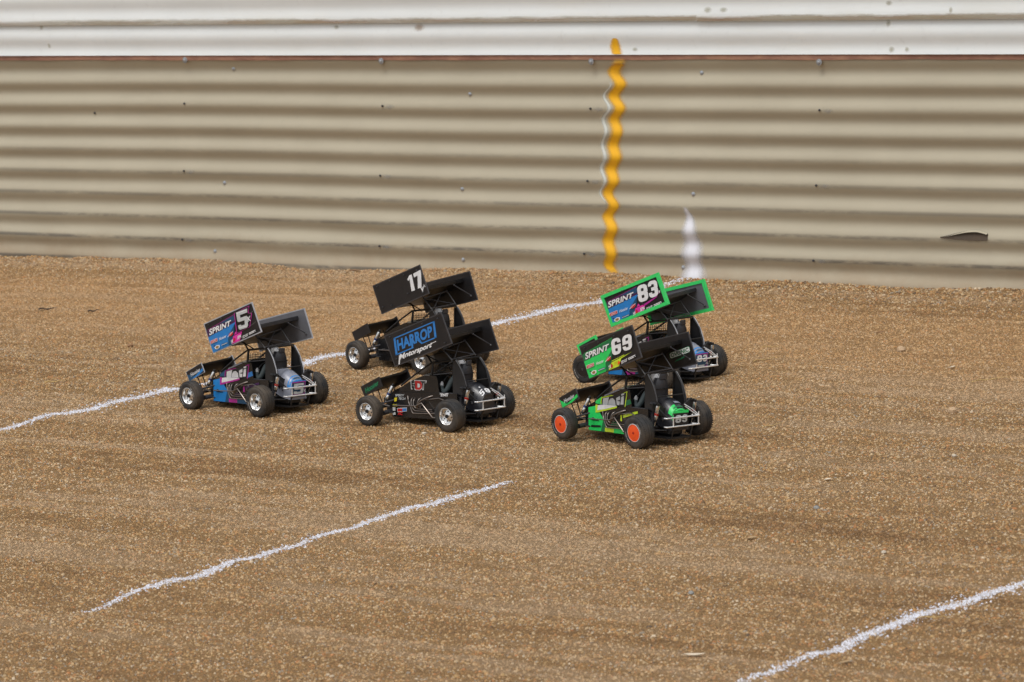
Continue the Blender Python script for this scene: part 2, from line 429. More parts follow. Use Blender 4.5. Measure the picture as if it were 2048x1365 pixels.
# ------------------------------------------------------------------ white chalk lines: coated grit sprayed along a wavering path
def chalk_mat():
    m, t, b = mat('chalk'); g = N(t, 'ShaderNodeNewGeometry')
    c = ramp(t, g.outputs['Random Per Island'], [(0, (0.58, 0.59, 0.65)), (0.32, (0.72, 0.72, 0.77)), (0.58, (0.48, 0.47, 0.50)), (0.80, (0.37, 0.32, 0.28))], 'CONSTANT')
    t.links.new(c, b.inputs['Base Color']); b.inputs['Roughness'].default_value = 0.9
    return m
MAT['chalk'] = chalk_mat()
def chalk(pts, n, width, seed, label, fade=(0, 0)):
    g = np.random.default_rng(seed); P = np.array(pts)
    tt = np.linalg.norm(P-P[0], axis=1); tt /= tt[-1]; P = P*0.35+(P[0]+(P[-1]-P[0])*tt[:, None])*0.65; d = np.diff(P, axis=0); L = np.linalg.norm(d, axis=1); cum = np.concatenate([[0], np.cumsum(L)])
    s = g.random(n)*cum[-1]; px = np.interp(s, cum, P[:, 0]); py = np.interp(s, cum, P[:, 1])
    D = (P[-1]-P[0])/np.linalg.norm(P[-1]-P[0]); nn = np.array((-D[1], D[0]))
    wv = 1+0.7*vnoise(s*3.1, s*0+seed, 21)+0.4*vnoise(s*11, s*0+seed, 22)
    off = g.normal(0, 1, n)*width*0.5*wv*(0.75+1.5*(g.random(n) < .20))
    x = px+nn[0]*off; y = py+nn[1]*off
    keep = np.ones(n, bool)
    dens = 0.72+0.8*vnoise(s*5, off*60, 23)+0.5*vnoise(s*40, off*260, 24)
    if fade[0]: dens *= np.clip(s/fade[0], 0, 1)**.8
    if fade[1]: dens *= np.clip((cum[-1]-s)/fade[1], 0, 1)**.8
    keep = g.random(n) < dens
    u, q = wall_coords(x, y); keep &= q > 0.004
    x, y = x[keep], y[keep]
    r = 0.0013+0.0022*g.random(len(x))**1.8
    v, f = grains(x, y, ground_h(x, y)+0.0010, r, seed, 0)
    me = np_mesh('chalk_line', v, f, 3); me.materials.append(MAT['chalk'])
    return tag(link('chalk_line', me), label, kind='structure')
chalk([(-2.05, 11.47), (-1.488, 12.064), (-1.414, 12.139), (-1.186, 12.371), (-0.972, 12.519), (-0.615, 12.834), (-0.485, 12.878), (-0.054, 13.272), (0.114, 13.433), (0.269, 13.524), (0.419, 13.651), (0.583, 13.81)],
      24000, 0.0215, 31, 'long white line running under the cars to the foot of the fence')
chalk([(-0.99, 9.60), (-0.849, 9.854), (-0.638, 10.142), (-0.503, 10.25), (-0.297, 10.496), (-0.178, 10.603), (-0.02, 10.73)],
      11800, 0.0168, 32, 'short white line in the open gravel below the cars, faded at both ends', (0.65, 0.40))
chalk([(0.365, 8.435), (0.385, 8.46), (0.472, 8.58), (0.613, 8.743), (0.74, 8.917), (0.82, 9.001), (0.913, 9.102), (1.028, 9.207), (1.155, 9.353), (1.6, 9.80)],
      12500, 0.0165, 33, 'white line crossing the nearest corner of the gravel beside the pale leaf', (0.5, 0))

# ================================================================== CORRUGATED FENCE
PITCH, AMP = 0.0762, 0.0062
def sheet_mat(name, lo, hi, stain, stain_amt, scuff):
    m, t, b = mat(name); v = objvec(t)
    n = noise(t, 3.0, 5, 0.6, v); n2 = noise(t, 45, 4, 0.6, v)
    c = mixc(t, maprange(t, n, 0.3, 0.7), lo, hi)
    vs = objvec(t, scale=(1.2, 1.2, 9)); n3 = noise(t, 2.2, 6, 0.7, vs)
    c = mixc(t, maprange(t, n3, 0.5, 0.8, 0, stain_amt), c, stain)
    c = mixc(t, maprange(t, n2, 0.6, 0.8, 0, 0.10), c, (0.20, 0.18, 0.15))
    rough = 0.5
    if scuff:   # dust splashed up from the track
        sz = N(t, 'ShaderNodeSeparateXYZ'); t.links.new(v, sz.inputs[0]); ns = noise(t, 7, 6, 0.75, v)
        c = mixc(t, maprange(t, mth(t, 'ADD', sz.outputs[2], mth(t, 'MULTIPLY', mth(t, 'SUBTRACT', ns, 0.5), 0.16)), 0.10, -0.005, 0, 0.6), c, (0.33, 0.24, 0.15))
    if scuff:   # rubbed, grey scrapes along the crests, stronger low on the sheet
        at = N(t, 'ShaderNodeAttribute'); at.attribute_name = 'wear'
        vx = objvec(t, scale=(1, 1, 4)); k = noise(t, 2.4, 6, 0.75, vx); k2 = noise(t, 30, 3, 0.6, vx)
        f = mth(t, 'MULTIPLY', at.outputs['Fac'], maprange(t, mth(t, 'ADD', k, mth(t, 'MULTIPLY', k2, 0.25)), 0.50, 0.68))
        c = mixc(t, mth(t, 'MULTIPLY', f, 0.7), c, (0.085, 0.085, 0.08))
    t.links.new(c, b.inputs['Base Color']); b.inputs['Roughness'].default_value = rough
    b.inputs['Specular IOR Level'].default_value = 0.35
    return m
MAT['tan_steel'] = sheet_mat('tan_steel', (0.415, 0.372, 0.275), (0.46, 0.415, 0.31), (0.32, 0.275, 0.20), 0.3, True)
MAT['white_steel'] = sheet_mat('white_steel', (0.735, 0.765, 0.755), (0.79, 0.82, 0.81), (0.62, 0.56, 0.42), 0.22, False)
def rust_mat():
    m, t, b = mat('rust'); v = objvec(t, scale=(1, 1, 3)); n = noise(t, 9, 7, 0.72, v)
    c = ramp(t, n, [(0.3, (0.20, 0.095, 0.062)), (0.48, (0.27, 0.135, 0.09)), (0.62, (0.35, 0.185, 0.115)), (0.75, (0.44, 0.29, 0.19))])
    t.links.new(c, b.inputs['Base Color']); b.inputs['Roughness'].default_value = 0.9; return m
MAT['rust'] = rust_mat()
mk('zinc', (0.46, 0.49, 0.52), 0.35, 0.6, dust=0.1)
mk('dark_steel', (0.06, 0.06, 0.065), 0.5, 0.3, dust=0.15)
mk('washer_grey', (0.30, 0.31, 0.32), 0.5, 0.2, dust=0.15)
def stain_mat(name, col):
    m, t, b = mat(name); uv = N(t, 'ShaderNodeTexCoord').outputs['UV']; sp = N(t, 'ShaderNodeSeparateXYZ'); t.links.new(uv, sp.inputs[0])
    r = mth(t, 'SQRT', mth(t, 'ADD', mth(t, 'POWER', sp.outputs[0], 2), mth(t, 'POWER', sp.outputs[1], 2)))
    n = noise(t, 3, 5, 0.8, uv)
    a = maprange(t, mth(t, 'ADD', r, mth(t, 'MULTIPLY', mth(t, 'SUBTRACT', n, 0.5), 1.6)), 0.25, 0.85, 0.42, 0)
    b.inputs['Base Color'].default_value = (*col, 1); b.inputs['Roughness'].default_value = 0.9
    t.links.new(a, b.inputs['Alpha']); return m
MAT['rust_stain'] = stain_mat('rust_stain', (0.30, 0.16, 0.05))
MAT['olive_stain'] = stain_mat('olive_stain', (0.34, 0.31, 0.18))
MAT['pale_scuff'] = stain_mat('pale_scuff', (0.43, 0.42, 0.38))
def spray_mat(name, col, lo, hi, top=0.97):
    """paint with a soft over-sprayed edge: thin where the UV nears the border"""
    m, t, b = mat(name); uv = N(t, 'ShaderNodeTexCoord').outputs['UV']; sp = N(t, 'ShaderNodeSeparateXYZ'); t.links.new(uv, sp.inputs[0])
    d = mth(t, 'ABSOLUTE', sp.outputs[0]); n = noise(t, 5, 4, 0.7, uv); v = objvec(t); n2 = noise(t, 350, 2, 0.6, v)
    e = mth(t, 'ADD', d, mth(t, 'ADD', mth(t, 'MULTIPLY', mth(t, 'SUBTRACT', n, 0.5), 0.5), mth(t, 'MULTIPLY', mth(t, 'SUBTRACT', n2, 0.5), 0.5)))
    a = maprange(t, e, lo, hi, top, 0, True)
    a = mth(t, 'MULTIPLY', a, maprange(t, sp.outputs[1], 0.0, 0.04))
    a = mth(t, 'MULTIPLY', a, maprange(t, sp.outputs[1], 1.0, 0.96))
    c = mixc(t, maprange(t, n, 0.3, 0.7), tuple(x*0.9 for x in col), col)
    t.links.new(c, b.inputs['Base Color']); b.inputs['Roughness'].default_value = 0.6; t.links.new(a, b.inputs['Alpha'])
    return m
MAT['yellow_spray'] = spray_mat('yellow_spray', (0.92, 0.48, 0.008), 0.22, 1.05)
MAT['white_spray'] = spray_mat('white_spray', (0.80, 0.81, 0.86), 0.12, 1.05, 0.93)
MAT['thin_spray'] = spray_mat('thin_spray', (0.70, 0.72, 0.66), 0.2, 1.0, 0.8)

def tan_out(u, z):
    """how far the tan sheet stands out from its own middle plane"""
    u = np.asarray(u, float); z = np.asarray(z, float)
    low = np.clip(1-z/0.36, 0, 1)
    dz = 0.007*vnoise(u*0.8, z*2, 41)+low*0.012*vnoise(u*2.3, z*7, 42)       # sagging and knocked lower ridges
    a = AMP*(1-0.35*low*(0.5+vnoise(u*1.9, z*9, 43)))
    return a*np.cos(2*np.pi*(z+dz-0.0812)/PITCH)+0.004*vnoise(u*1.1, z*3, 44)+low*0.006*vnoise(u*4.5, z*14, 45)
def white_out(u, z, off=0.010, ph=0.770):   # the painted sheets are shallower and knocked about
    u = np.asarray(u, float); z = np.asarray(z, float)
    return off+(0.0029 if ph < .8 else 0.0027)*np.cos(2*np.pi*(z+0.004*vnoise(u*0.9, z*2, 46)-ph)/PITCH)+0.003*vnoise(u*1.3, z*3, 47)
def wpt(u, z, out): return WP+WU*float(u)+WN*float(out)+Vector((0, 0, float(z)))
fence = bpy.data.objects.new('corrugated_fence', None); COL.objects.link(fence); fence.location = WP
tag(fence, 'tan corrugated iron fence with white sheets along its top', 'fence')
def fl(co): return co-np.array(WP)
def sheet(name, us, zs, fn, m, thick=0.0012, wear=False, zedge=None):
    U, Zg = np.meshgrid(us, zs)
    if zedge is not None: Zg = Zg+zedge(U, Zg)
    O = fn(U, Zg)
    f3 = np.stack([U*WU.x+O*WN.x, U*WU.y+O*WN.y, Zg], -1)
    b3 = np.stack([U*WU.x+(O-thick)*WN.x, U*WU.y+(O-thick)*WN.y, Zg], -1)
    n1, n2 = len(us), len(zs); I = np.arange(n1*n2).reshape(n2, n1); k = n1*n2
    F = np.stack([I[:-1, :-1], I[:-1, 1:], I[1:, 1:], I[1:, :-1]], -1).reshape(-1, 4)
    B = F[:, ::-1]+k
    E = []
    for e in (I[0, :], I[-1, ::-1], I[::-1, 0], I[:, -1]):
        E.append(np.stack([e[1:], e[:-1], e[:-1]+k, e[1:]+k], -1))
    me = np_mesh(name, np.concatenate([f3.reshape(-1, 3), b3.reshape(-1, 3)]), np.concatenate([F, B]+E), 4)
    me.polygons.foreach_set('use_smooth', [True]*len(me.polygons)); me.set_sharp_from_angle(angle=math.radians(50))
    me.materials.append(MAT[m])
    if wear:
        low = np.clip(1.15-Zg/0.42, 0, 1)
        w = np.clip(np.cos(2*np.pi*(Zg-0.0812+0.003)/PITCH)*5-3.9, 0, 1)*low
        at = me.attributes.new('wear', 'FLOAT', 'POINT'); at.data.foreach_set('value', np.concatenate([w.ravel(), w.ravel()]).astype(np.float32))
    return link(name, me, fence)
zs_t = np.arange(-0.06, 0.6975, PITCH/14)
tan_ex = lambda U, Zg: 0*U
# a slit torn in one ridge: the lip is a separate curled piece over a patch coloured as the shade inside
sheet('tan_sheet', np.linspace(-9.0, 8.0, 430), zs_t, tan_out, 'tan_steel', wear=True)
sheet('rust_strip', np.linspace(-9.0, 8.0, 340), np.linspace(0.6915, 0.7115, 7), lambda u, z: 0.0105+0.0015*np.cos((z-0.69)*90)+0.0012*vnoise(u*3, z*10, 48), 'rust', 0.002,
      zedge=lambda U, Zg: np.where(Zg < 0.694, 0.003*vnoise(U*9, Zg*0, 49), 0))
wz = np.arange(0.7075, 0.832, PITCH/14)
drop = lambda U, Zg: 0.006*vnoise(U*0.5, U*0, 50)*1.0
sheet('white_sheet', np.linspace(-9.0, 1.564, 220), wz, lambda u, z: white_out(u, z, 0.0135), 'white_steel')
sheet('white_sheet', np.linspace(1.555, 8.0, 160), wz, lambda u, z: white_out(u, z, 0.0155), 'white_steel')
wz2 = np.arange(0.811, 1.25, PITCH/12)
sheet('white_sheet', np.linspace(-9.0, 0.90, 200), wz2, lambda u, z: white_out(u, z, 0.0185, 0.823), 'white_steel', zedge=drop)
sheet('white_sheet', np.linspace(0.857, 8.0, 220), wz2-0.002, lambda u, z: white_out(u, z, 0.0208, 0.823), 'white_steel', zedge=drop)
# grime and rust that has crept up from the drip edge of the upper white sheets
def edge_mat():
    m, t, b = mat('edge_grime'); v = objvec(t, scale=(1, 1, 5)); n = noise(t, 3.5, 6, 0.75, v); n2 = noise(t, 1.3, 3, 0.6, v)
    c = ramp(t, n, [(0.38, (0.42, 0.37, 0.27)), (0.58, (0.36, 0.26, 0.16)), (0.70, (0.27, 0.11, 0.04))])
    t.links.new(c, b.inputs['Base Color']); b.inputs['Roughness'].default_value = 0.85
    uv = N(t, 'ShaderNodeTexCoord').outputs['UV']; sp = N(t, 'ShaderNodeSeparateXYZ'); t.links.new(uv, sp.inputs[0])
    a = maprange(t, mth(t, 'ADD', sp.outputs[1], mth(t, 'MULTIPLY', mth(t, 'SUBTRACT', n, 0.5), 1.3)), 0.45, 0.95, 0.80, 0)
    t.links.new(mth(t, 'MULTIPLY', a, maprange(t, n2, 0.35, 0.6, 0.35, 1)), b.inputs['Alpha']); return m
MAT['edge_grime'] = edge_mat()
def edge_strip(u0, u1, off, dz):
    us = np.linspace(u0, u1, 160); co = []; uv = []; F = []
    for i, u in enumerate(us):
        for k in range(6):
            z = 0.8113+dz+k*0.0038; zz = z+float(drop(u, z)); co.append(wpt(u, zz, float(white_out(u, zz, off, 0.823))+0.0007)-WP); uv.append((i/160, k/5))
    for i in range(159): F += [(i*6+k, (i+1)*6+k, (i+1)*6+k+1, i*6+k+1) for k in range(5)]
    me = bpy.data.meshes.new('stain'); me.from_pydata(co, [], F); L = me.uv_layers.new(name='UVMap')
    for lp in me.loops: L.data[lp.index].uv = uv[lp.vertex_index]
    me.polygons.foreach_set('use_smooth', [True]*len(F)); me.materials.append(MAT['edge_grime']); link('stain', me, fence)
edge_strip(-9.0, 0.857, 0.0185, 0); edge_strip(0.858, 8.0, 0.0208, -0.002)

def screw(u, z, out, r, head, m1, m2):
    mb = MB()
    if r: mb.lathe([(0, r), (0.0012, r*0.97), (0.0022, r*0.55), (0.0022, 0.0002)], m1, 14, axis=2)
    hh = 0.004
    mb.lathe([(0.001, head), (hh, head*0.95), (hh+0.0008, head*0.5), (hh+0.0008, 0.0001)], m2, 6, axis=2)
    me = mb.mesh('screw', 30)
    o = link('screw', me, fence); o.rotation_euler = (math.pi/2, 0, math.atan2(WN.x, -WN.y)*-1+0)
    z2 = WN.to_track_quat('Z', 'Y'); o.rotation_mode = 'QUATERNION'; o.rotation_quaternion = z2
    o.location = wpt(u, z, out)-WP
    return o
for u, z in [(-1.327, .695), (-.448, .691), (.424, .689), (1.298, .687)]:
    screw(u, z-0.003, 0.0125, 0.0105, 0.0052, 'washer_grey', 'zinc')
for u, z in [(-1.123, .660), (-.097, .580), (.841, .649), (-1.212, .274), (-.163, .272), (.772, .273), (-1.282, .040), (-.183, .041), (.712, .042)]:
    screw(u, z, float(tan_out(u, z))+0.0003, 0.0072, 0.0046, 'zinc', 'zinc')
small = [(-1.353, .544), (-.463, .541), (.403, .538), (1.284, .539), (-1.384, .314), (-.499, .312), (.368, .309), (1.251, .310), (-1.423, .078), (-.527, .079), (.332, .077), (1.221, .080), (-1.795, .507)]
for u, z in small:
    screw(u, z, float(tan_out(u, z))+0.0002, 0, 0.0040, 'dark_steel', 'dark_steel')

def patch(name, path, halfw, m, fn, n=60, gap=0.0009, parent=fence, cross=9):
    """thin skin of paint or stain that lies on the corrugations; path = (u, z, half width) points"""
    P = np.array(path, float); tt = np.linspace(0, 1, n); d = np.concatenate([[0], np.cumsum(np.abs(np.diff(P[:, 1])))]); d /= d[-1]
    pu = np.interp(tt, d, P[:, 0]); pz = np.interp(tt, d, P[:, 1]); pw = np.interp(tt, d, P[:, 2])
    co = []; uvs = []
    for i in range(n):
        for k in range(cross):
            c = -1+2*k/(cross-1); u = halfw(pu[i], pz[i])+c*pw[i]
            co.append(wpt(u, pz[i], float(fn(u, pz[i]))+gap)-WP); uvs.append((c, tt[i]))
    mb = [(i*cross+k, (i+1)*cross+k, (i+1)*cross+k+1, i*cross+k+1) for i in range(n-1) for k in range(cross-1)]
    me = bpy.data.meshes.new(name); me.from_pydata(co, [], mb)
    uv = me.uv_layers.new(name='UVMap')
    for lp in me.loops: uv.data[lp.index].uv = uvs[lp.vertex_index]
    me.polygons.foreach_set('use_smooth', [True]*len(me.polygons)); me.materials.append(MAT[m])
    return link(name, me, parent)
def ridge(u, z): return u+(0.0140+0.012*float(vnoise(np.array([z*9.0]), np.array([3.3]), 61)[0]))*math.cos(2*math.pi*(z-0.0812)/PITCH)+0.010*float(vnoise(np.array([z*14.0]), np.array([7.7]), 62)[0])
patch('yellow_stripe', [(.521, .700, .030), (.516, .66, .036), (.494, .487, .031), (.470, .36, .035), (.452, .282, .030), (.433, .123, .034), (.431, .003, .028)], ridge, 'yellow_spray', lambda u, z: max(float(tan_out(u, z)), 0.0125 if z > .678 else -1), 170, 0.0012)
patch('yellow_stripe', [(.530, .7085, .026), (.527, .735, .027), (.526, .752, .020), (.524, .760, .010)], lambda u, z: u+0.004*math.cos(2*math.pi*(z-0.77)/PITCH), 'yellow_spray', lambda u, z: white_out(u, z, 0.0135), 26, 0.0012)
patch('white_stripe', [(.474, .625, .006), (.455, .52, .013), (.441, .44, .010), (.430, .36, .013), (.423, .30, .010), (.417, .235, .005)], ridge, 'thin_spray', tan_out, 130, 0.0009)
patch('white_spray_patch', [(.745, .235, .008), (.752, .205, .020), (.755, .17, .034), (.757, .13, .044), (.757, .09, .056), (.755, .06, .044), (.757, .02, .062), (.758, -.01, .072)], lambda u, z: u, 'white_spray', tan_out, 90, 0.0009)
def blot(u, z, su, sz, m, fn): 
    n = 7; co = []; uvs = []
    for i in range(n):
        for k in range(n):
            a = -1+2*k/(n-1); b = -1+2*i/(n-1); co.append(wpt(u+a*su, z+b*sz, float(fn(u+a*su, z+b*sz))+0.0008)-WP); uvs.append((a, b))
    me = bpy.data.meshes.new('stain'); me.from_pydata(co, [], [(i*n+k, i*n+k+1, (i+1)*n+k+1, (i+1)*n+k) for i in range(n-1) for k in range(n-1)])
    uv = me.uv_layers.new(name='UVMap')
    for lp in me.loops: uv.data[lp.index].uv = uvs[lp.vertex_index]
    me.polygons.foreach_set('use_smooth', [True]*len(me.polygons)); me.materials.append(MAT[m]); link('stain', me, fence)
lowW = lambda u, z: white_out(u, z, 0.0135); upW = lambda u, z: white_out(u, z, 0.0208, 0.823); lowR = lambda u, z: white_out(u, z, 0.0155)
for u, z, su, sz, m, fn in [(-.273, .797, .030, .016, 'rust_stain', lowW), (-2.0, .806, .012, .012, 'olive_stain', lowW), (-1.97, .742, .010, .012, 'olive_stain', lowW),
                            (.90, .845, .020, .012, 'olive_stain', upW), (.96, .845, .020, .010, 'olive_stain', upW), (1.56, .800, .012, .014, 'olive_stain', lowR),
                            (1.565, .722, .014, .012, 'olive_stain', lowR), (1.62, .722, .010, .010, 'olive_stain', lowR), (.60, .724, .014, .008, 'olive_stain', lowW),
                            (1.79, .838, .009, .012, 'olive_stain', upW), (1.57, .86, .016, .010, 'olive_stain', upW), (-.63, .80, .016, .010, 'olive_stain', lowW)]:
    blot(u, z, su, sz, m, fn)
for u, z in small[1:12]: blot(u+0.030, z-0.003, .026, .010, 'pale_scuff', tan_out)
# torn, bent-up lip low on the right of the tan sheet
mk('slit_shade_brown', (0.075, 0.055, 0.038), 0.9)
def lip():
    mb = MB(); n = 18; rows = []
    for i in range(n+1):
        t = i/n; u = 1.700+t*0.155; z0 = 0.1645; e = (math.sin(math.pi*min(1, t*0.66))**1.3)*(1-.25*max(0, t-.8)/.2)
        zt = z0+0.021*e; ot = float(tan_out(u, zt))+0.0045
        rows.append([wpt(u, zt-(zt-z0-0.004*e)*s_, ot+(0.022*e)*math.sin(s_*1.75)) - WP for s_ in (0, .08, .16, .22)])
    mb.loft(rows, 'tan_steel', cap=False, closed=False)
    inn = [[p+WN*-0.0014+Vector((0, 0, -0.0006)) for p in r] for r in rows]
    mb.loft([r[::-1] for r in inn], 'dark_steel', cap=False, closed=False)
    link('torn_lip', mb.mesh('torn_lip', 60), fence)
    hb = MB(); up = []; lo = []
    for i in range(n+1):
        t = i/n; u = 1.690+t*0.166; e = math.sin(math.pi*min(1, t*0.66))**1.3*(1-.25*max(0, t-.8)/.2)
        up.append(wpt(u, .1645+0.0205*e, float(tan_out(u, .1645+0.0205*e))+0.0035)-WP); lo.append(wpt(u, .1605-0.004*e, float(tan_out(u, .1605-0.004*e))+0.0030)-WP)
    for i in range(n): hb.add([lo[i], lo[i+1], up[i+1], up[i]], [(0, 1, 2, 3)], 'slit_shade_brown')  # brown skin on the uncut sheet, painting the dark of the opening
    link('slit_shade_patch', hb.mesh('slit_shade_patch', 0), fence)
lip()

# ================================================================== THE SPRINT CARS (built in millimetres)
ROLL = math.radians(5)
def BR(p):      # the sprung body leans to the outside of the turn
    y, z = p.y, p.z-40
    return Vector((p.x, y*math.cos(ROLL)-z*math.sin(ROLL), 40+y*math.sin(ROLL)+z*math.cos(ROLL)))
CACHE = {}
def shared(key, build):
    if key not in CACHE: CACHE[key] = build()
    return CACHE[key]

def bar(mb, a, b, r, m, n=8): mb.tube([a, b], r, m, n)
def smooth_path(pts, k=4):
    P = [Vector(p) for p in pts]; out = []
    for i in range(len(P)-1):
        p0 = P[max(0, i-1)]; p1 = P[i]; p2 = P[i+1]; p3 = P[min(len(P)-1, i+2)]
        for j in range(k):
            t = j/k; out.append(0.5*((2*p1)+(p2-p0)*t+(2*p0-5*p1+4*p2-p3)*t*t+(3*p1-p0-3*p2+p3)*t**3))
    out.append(P[-1]); return out

def m_tyre(r, w, rho):
    def f():
        mb = MB(); hw = w/2; prof = [(hw-3, 21.5), (hw-0.8, 23), (hw, 27), (hw+0.6, r-rho)]
        for k in range(1, 6):
            a = k/5*math.pi/2; prof.append((hw-rho+0.6+rho*math.cos(a), r-rho+rho*math.sin(a)))
        g = hw-rho
        prof += [(g*.55, r+.2), (g*.5, r-.9), (g*.42, r-.9), (g*.38, r+.3)]
        full = prof+[(-a, b) for a, b in reversed(prof)]
        mb.lathe(full, 'tyre', 48)
        for k in range(44):      # short tread nicks across the shoulder
            t = 2*math.pi*k/44
            for sgn in (1, -1):
                c = Vector(((r-1.75)*math.cos(t), sgn*(hw-rho*0.55), (r-1.75)*math.sin(t)))
                mb.box(c, (1.5, rho*0.8, 2.2), 'tyre', Matrix.Rotation(-t, 3, 'Y'))
        return mb.mesh('tyre', 40, 0.001)
    return f
def m_rim(style, w):
    def f():
        mb = MB(); hw = w/2-1
        if style == 'alloy':
            prof = [(hw-2.5, 22.6), (hw+.4, 23.0), (hw+.6, 22.2), (hw-.3, 21.2), (hw-3.5, 20.2), (hw-7.2, 18.8), (hw-8.2, 16.5), (hw-6.5, 11), (hw-5.6, 6.5), (hw-5.2, 5.8), (hw-5.2, .1)]
            mb.lathe(prof, 'alloy', 40)
            for k in range(8):
                a = 2*math.pi*k/8+.2; c = (13.2*math.cos(a), hw-7.0, 13.2*math.sin(a))
                mb.lathe([(-.5, 2.1), (.55, 2.1), (.55, .05)], 'black_plastic', 10, c)
            mb.lathe([(hw-5.4, 5.2), (hw-1.0, 5.0), (hw-1.0, 3.2), (hw+1.2, 2.9), (hw+1.2, .05)], 'black_plastic', 6)
        else:
            m = 'orange_plastic' if style == 'dish' else 'black_plastic'
            prof = [(hw-2.5, 22.6), (hw+.4, 23.2), (hw+.9, 22.4), (hw+.9, 21.6)]
            mb.lathe(prof, 'number_grey' if style == 'dish' else m, 40)
            mb.lathe([(hw+.9, 21.6), (hw+.2, 20.8), (hw+1.1, 14), (hw+1.6, 7), (hw+1.6, .1)], m, 40)
            mb.lathe([(hw+1.3, 4.0), (hw+2.3, 3.6), (hw+2.3, .05)], 'brass' if False else ('dark_trim' if style != 'dish' else 'red_anodised'), 6)
        mb.lathe([(-hw, 22.4), (-hw, 17), (-hw+9, 15), (-hw+9, .1)], 'black_plastic', 28)
        return mb.mesh('wheel', 32, 0.001)
    return f
def m_letters(r, w, m, c0):
    def f():
        mb = MB(); v, fc, asp = HOO
        span = math.radians(58); r0, r1 = 27.0, 31.0; pts = []
        for x, y in v:
            a = c0-(x-.5)*span; rr_ = r0+(r1-r0)*y; pts.append((-rr_*math.cos(a), w/2+1.1, rr_*math.sin(a)))
        mb.add(pts, fc, m)
        return mb.mesh('tyre_lettering', 0, 0.001)
    return f
def wheel(car, x, side, r, w, rho, style, letters):
    y = 98*side
    o = link('wheel', shared(('rim', style, w), m_rim(style, w)), car, (x/1000, y/1000, r/1000-0.0015))
    if side < 0: o.rotation_euler = (0, 0, math.pi)
    t = link('tyre', shared(('tyre', r, w), m_tyre(r, w, rho)), o)
    t.rotation_euler = (0, random.random()*3, 0)
    if letters and side > 0:
        for c0 in (3.6, .44): link('tyre_lettering', shared(('tl', r, w, letters, c0), m_letters(r, w, letters, c0)), o)
    return o

def m_hood(main):
    mb = MB(); rings = []
    for x, hw, lo, ed, top in ((170, 10, 44, 54, 58), (150, 18, 38, 64, 69), (126, 25, 32, 74, 80), (99, 34, 15, 80, 90), (74, 47, 15, 89, 97), (41, 49, 15, 107, 114), (-9, 49.5, 15, 125, 132), (-40, 49.5, 60, 127, 136), (-54, 49, 82, 126, 136)):
        rings.append([Vector(p) for p in ((x, hw, lo), (x, hw, ed), (x, hw*.55, ed+(top-ed)*.75), (x, 0, top), (x, -hw*.55, ed+(top-ed)*.75), (x, -hw, ed), (x, -hw, lo))])
    mb.loft(rings, main)
    return mb.xf(BR).mesh('hood', 22, 0.001)
def side_pt(y):
    return lambda a, b, h: tuple(BR(Vector((a, y+h, b))))
def m_side(main, s):
    mb = MB()
    P = [(100, 13), (100, 71), (66, 79), (-30, 81), (-128, 84), (-128, 15), (-45, 13)]
    mb.slab([(x, s*51, z) for x, z in (P if s > 0 else P[::-1])], (0, s*3, 0), main)
    return mb.xf(BR).mesh('side_panel', 30, 0.001)
def m_cockpit_side(main, s):
    mb = MB()
    P = [(76, 80), (76, 88), (41, 107), (-9, 125), (-54, 126), (-58, 118), (-63, 82)]
    mb.slab([(x, s*49.2, z) for x, z in (P if s > 0 else P[::-1])], (0, s*1.4, 0), main)
    return mb.xf(BR).mesh('cockpit_side', 30, 0.001)
def m_sail(s, edge):
    mb = MB()
    P = [(-111, 167), (-122, 170), (-131, 160), (-143, 142), (-151, 124), (-156, 108), (-156, 95), (-154, 81), (-109, 81)]
    mb.slab([(x, s*47.4, z) for x, z in (P if s > 0 else P[::-1])], (0, s*1.2, 0), 'black_plastic')
    mb.tube(smooth_path([(x, s*48.6, z) for x, z in P[1:8]], 3), 1.5, edge, 7)
    if edge != 'dark_trim': mb.tube([(-109, s*48.6, 81), (-154, s*48.6, 81)], .9, 'line_grey', 6)
    return mb.xf(BR).mesh('sail_panel', 30, 0.001)
def m_cage():
    mb = MB(); m = 'black_plastic'
    for s in (1, -1):
        bar(mb, (-35, s*47, 128), (-39, s*45, 160), 3.0, m)
        mb.tube(smooth_path([(74, s*46, 95), (20, s*46, 129), (-30, s*45, 157), (-39, s*45, 160.5), (-80, s*45, 166), (-120, s*45, 172)], 3), 2.5, m)
        mb.tube([(-120, s*45, 172), (-143, s*45.5, 142), (-154, s*45.5, 104), (-152, s*45, 62)], 2.2, m)
        bar(mb, (-112, s*46, 168), (-109, s*46, 82), 1.5, m)
        bar(mb, (-109, s*47.5, 83), (-63, s*49, 83), 1.6, 'dark_trim')
    bar(mb, (-39, 45, 160), (-39, -45, 160), 2.5, m); bar(mb, (-120, 45, 172), (-120, -45, 172), 2.4, m)
    bar(mb, (-150, 45, 116), (-150, -45, 116), 1.8, m)
    bar(mb, (-120, -45, 172), (-42, 45, 160), 1.8, m)
    return mb.xf(BR).mesh('roll_cage', 50, 0.001)
def m_net():
    mb = MB(); a0, a1 = Vector((-43, 47, 152)), Vector((-110, 47, 160)); b0, b1 = Vector((-42, 47, 129)), Vector((-108, 47, 137))
    for k in range(11):
        t = k/10; bar(mb, a0.lerp(a1, t), b0.lerp(b1, t), .75, 'net', 5)
    for k in range(1, 4):
        t = k/4; bar(mb, a0.lerp(b0, t), a1.lerp(b1, t), .75, 'net', 5)
    bar(mb, b0, b1, 1.7, 'dark_trim', 6)
    return mb.xf(BR).mesh('window_net', 50, 0.001)
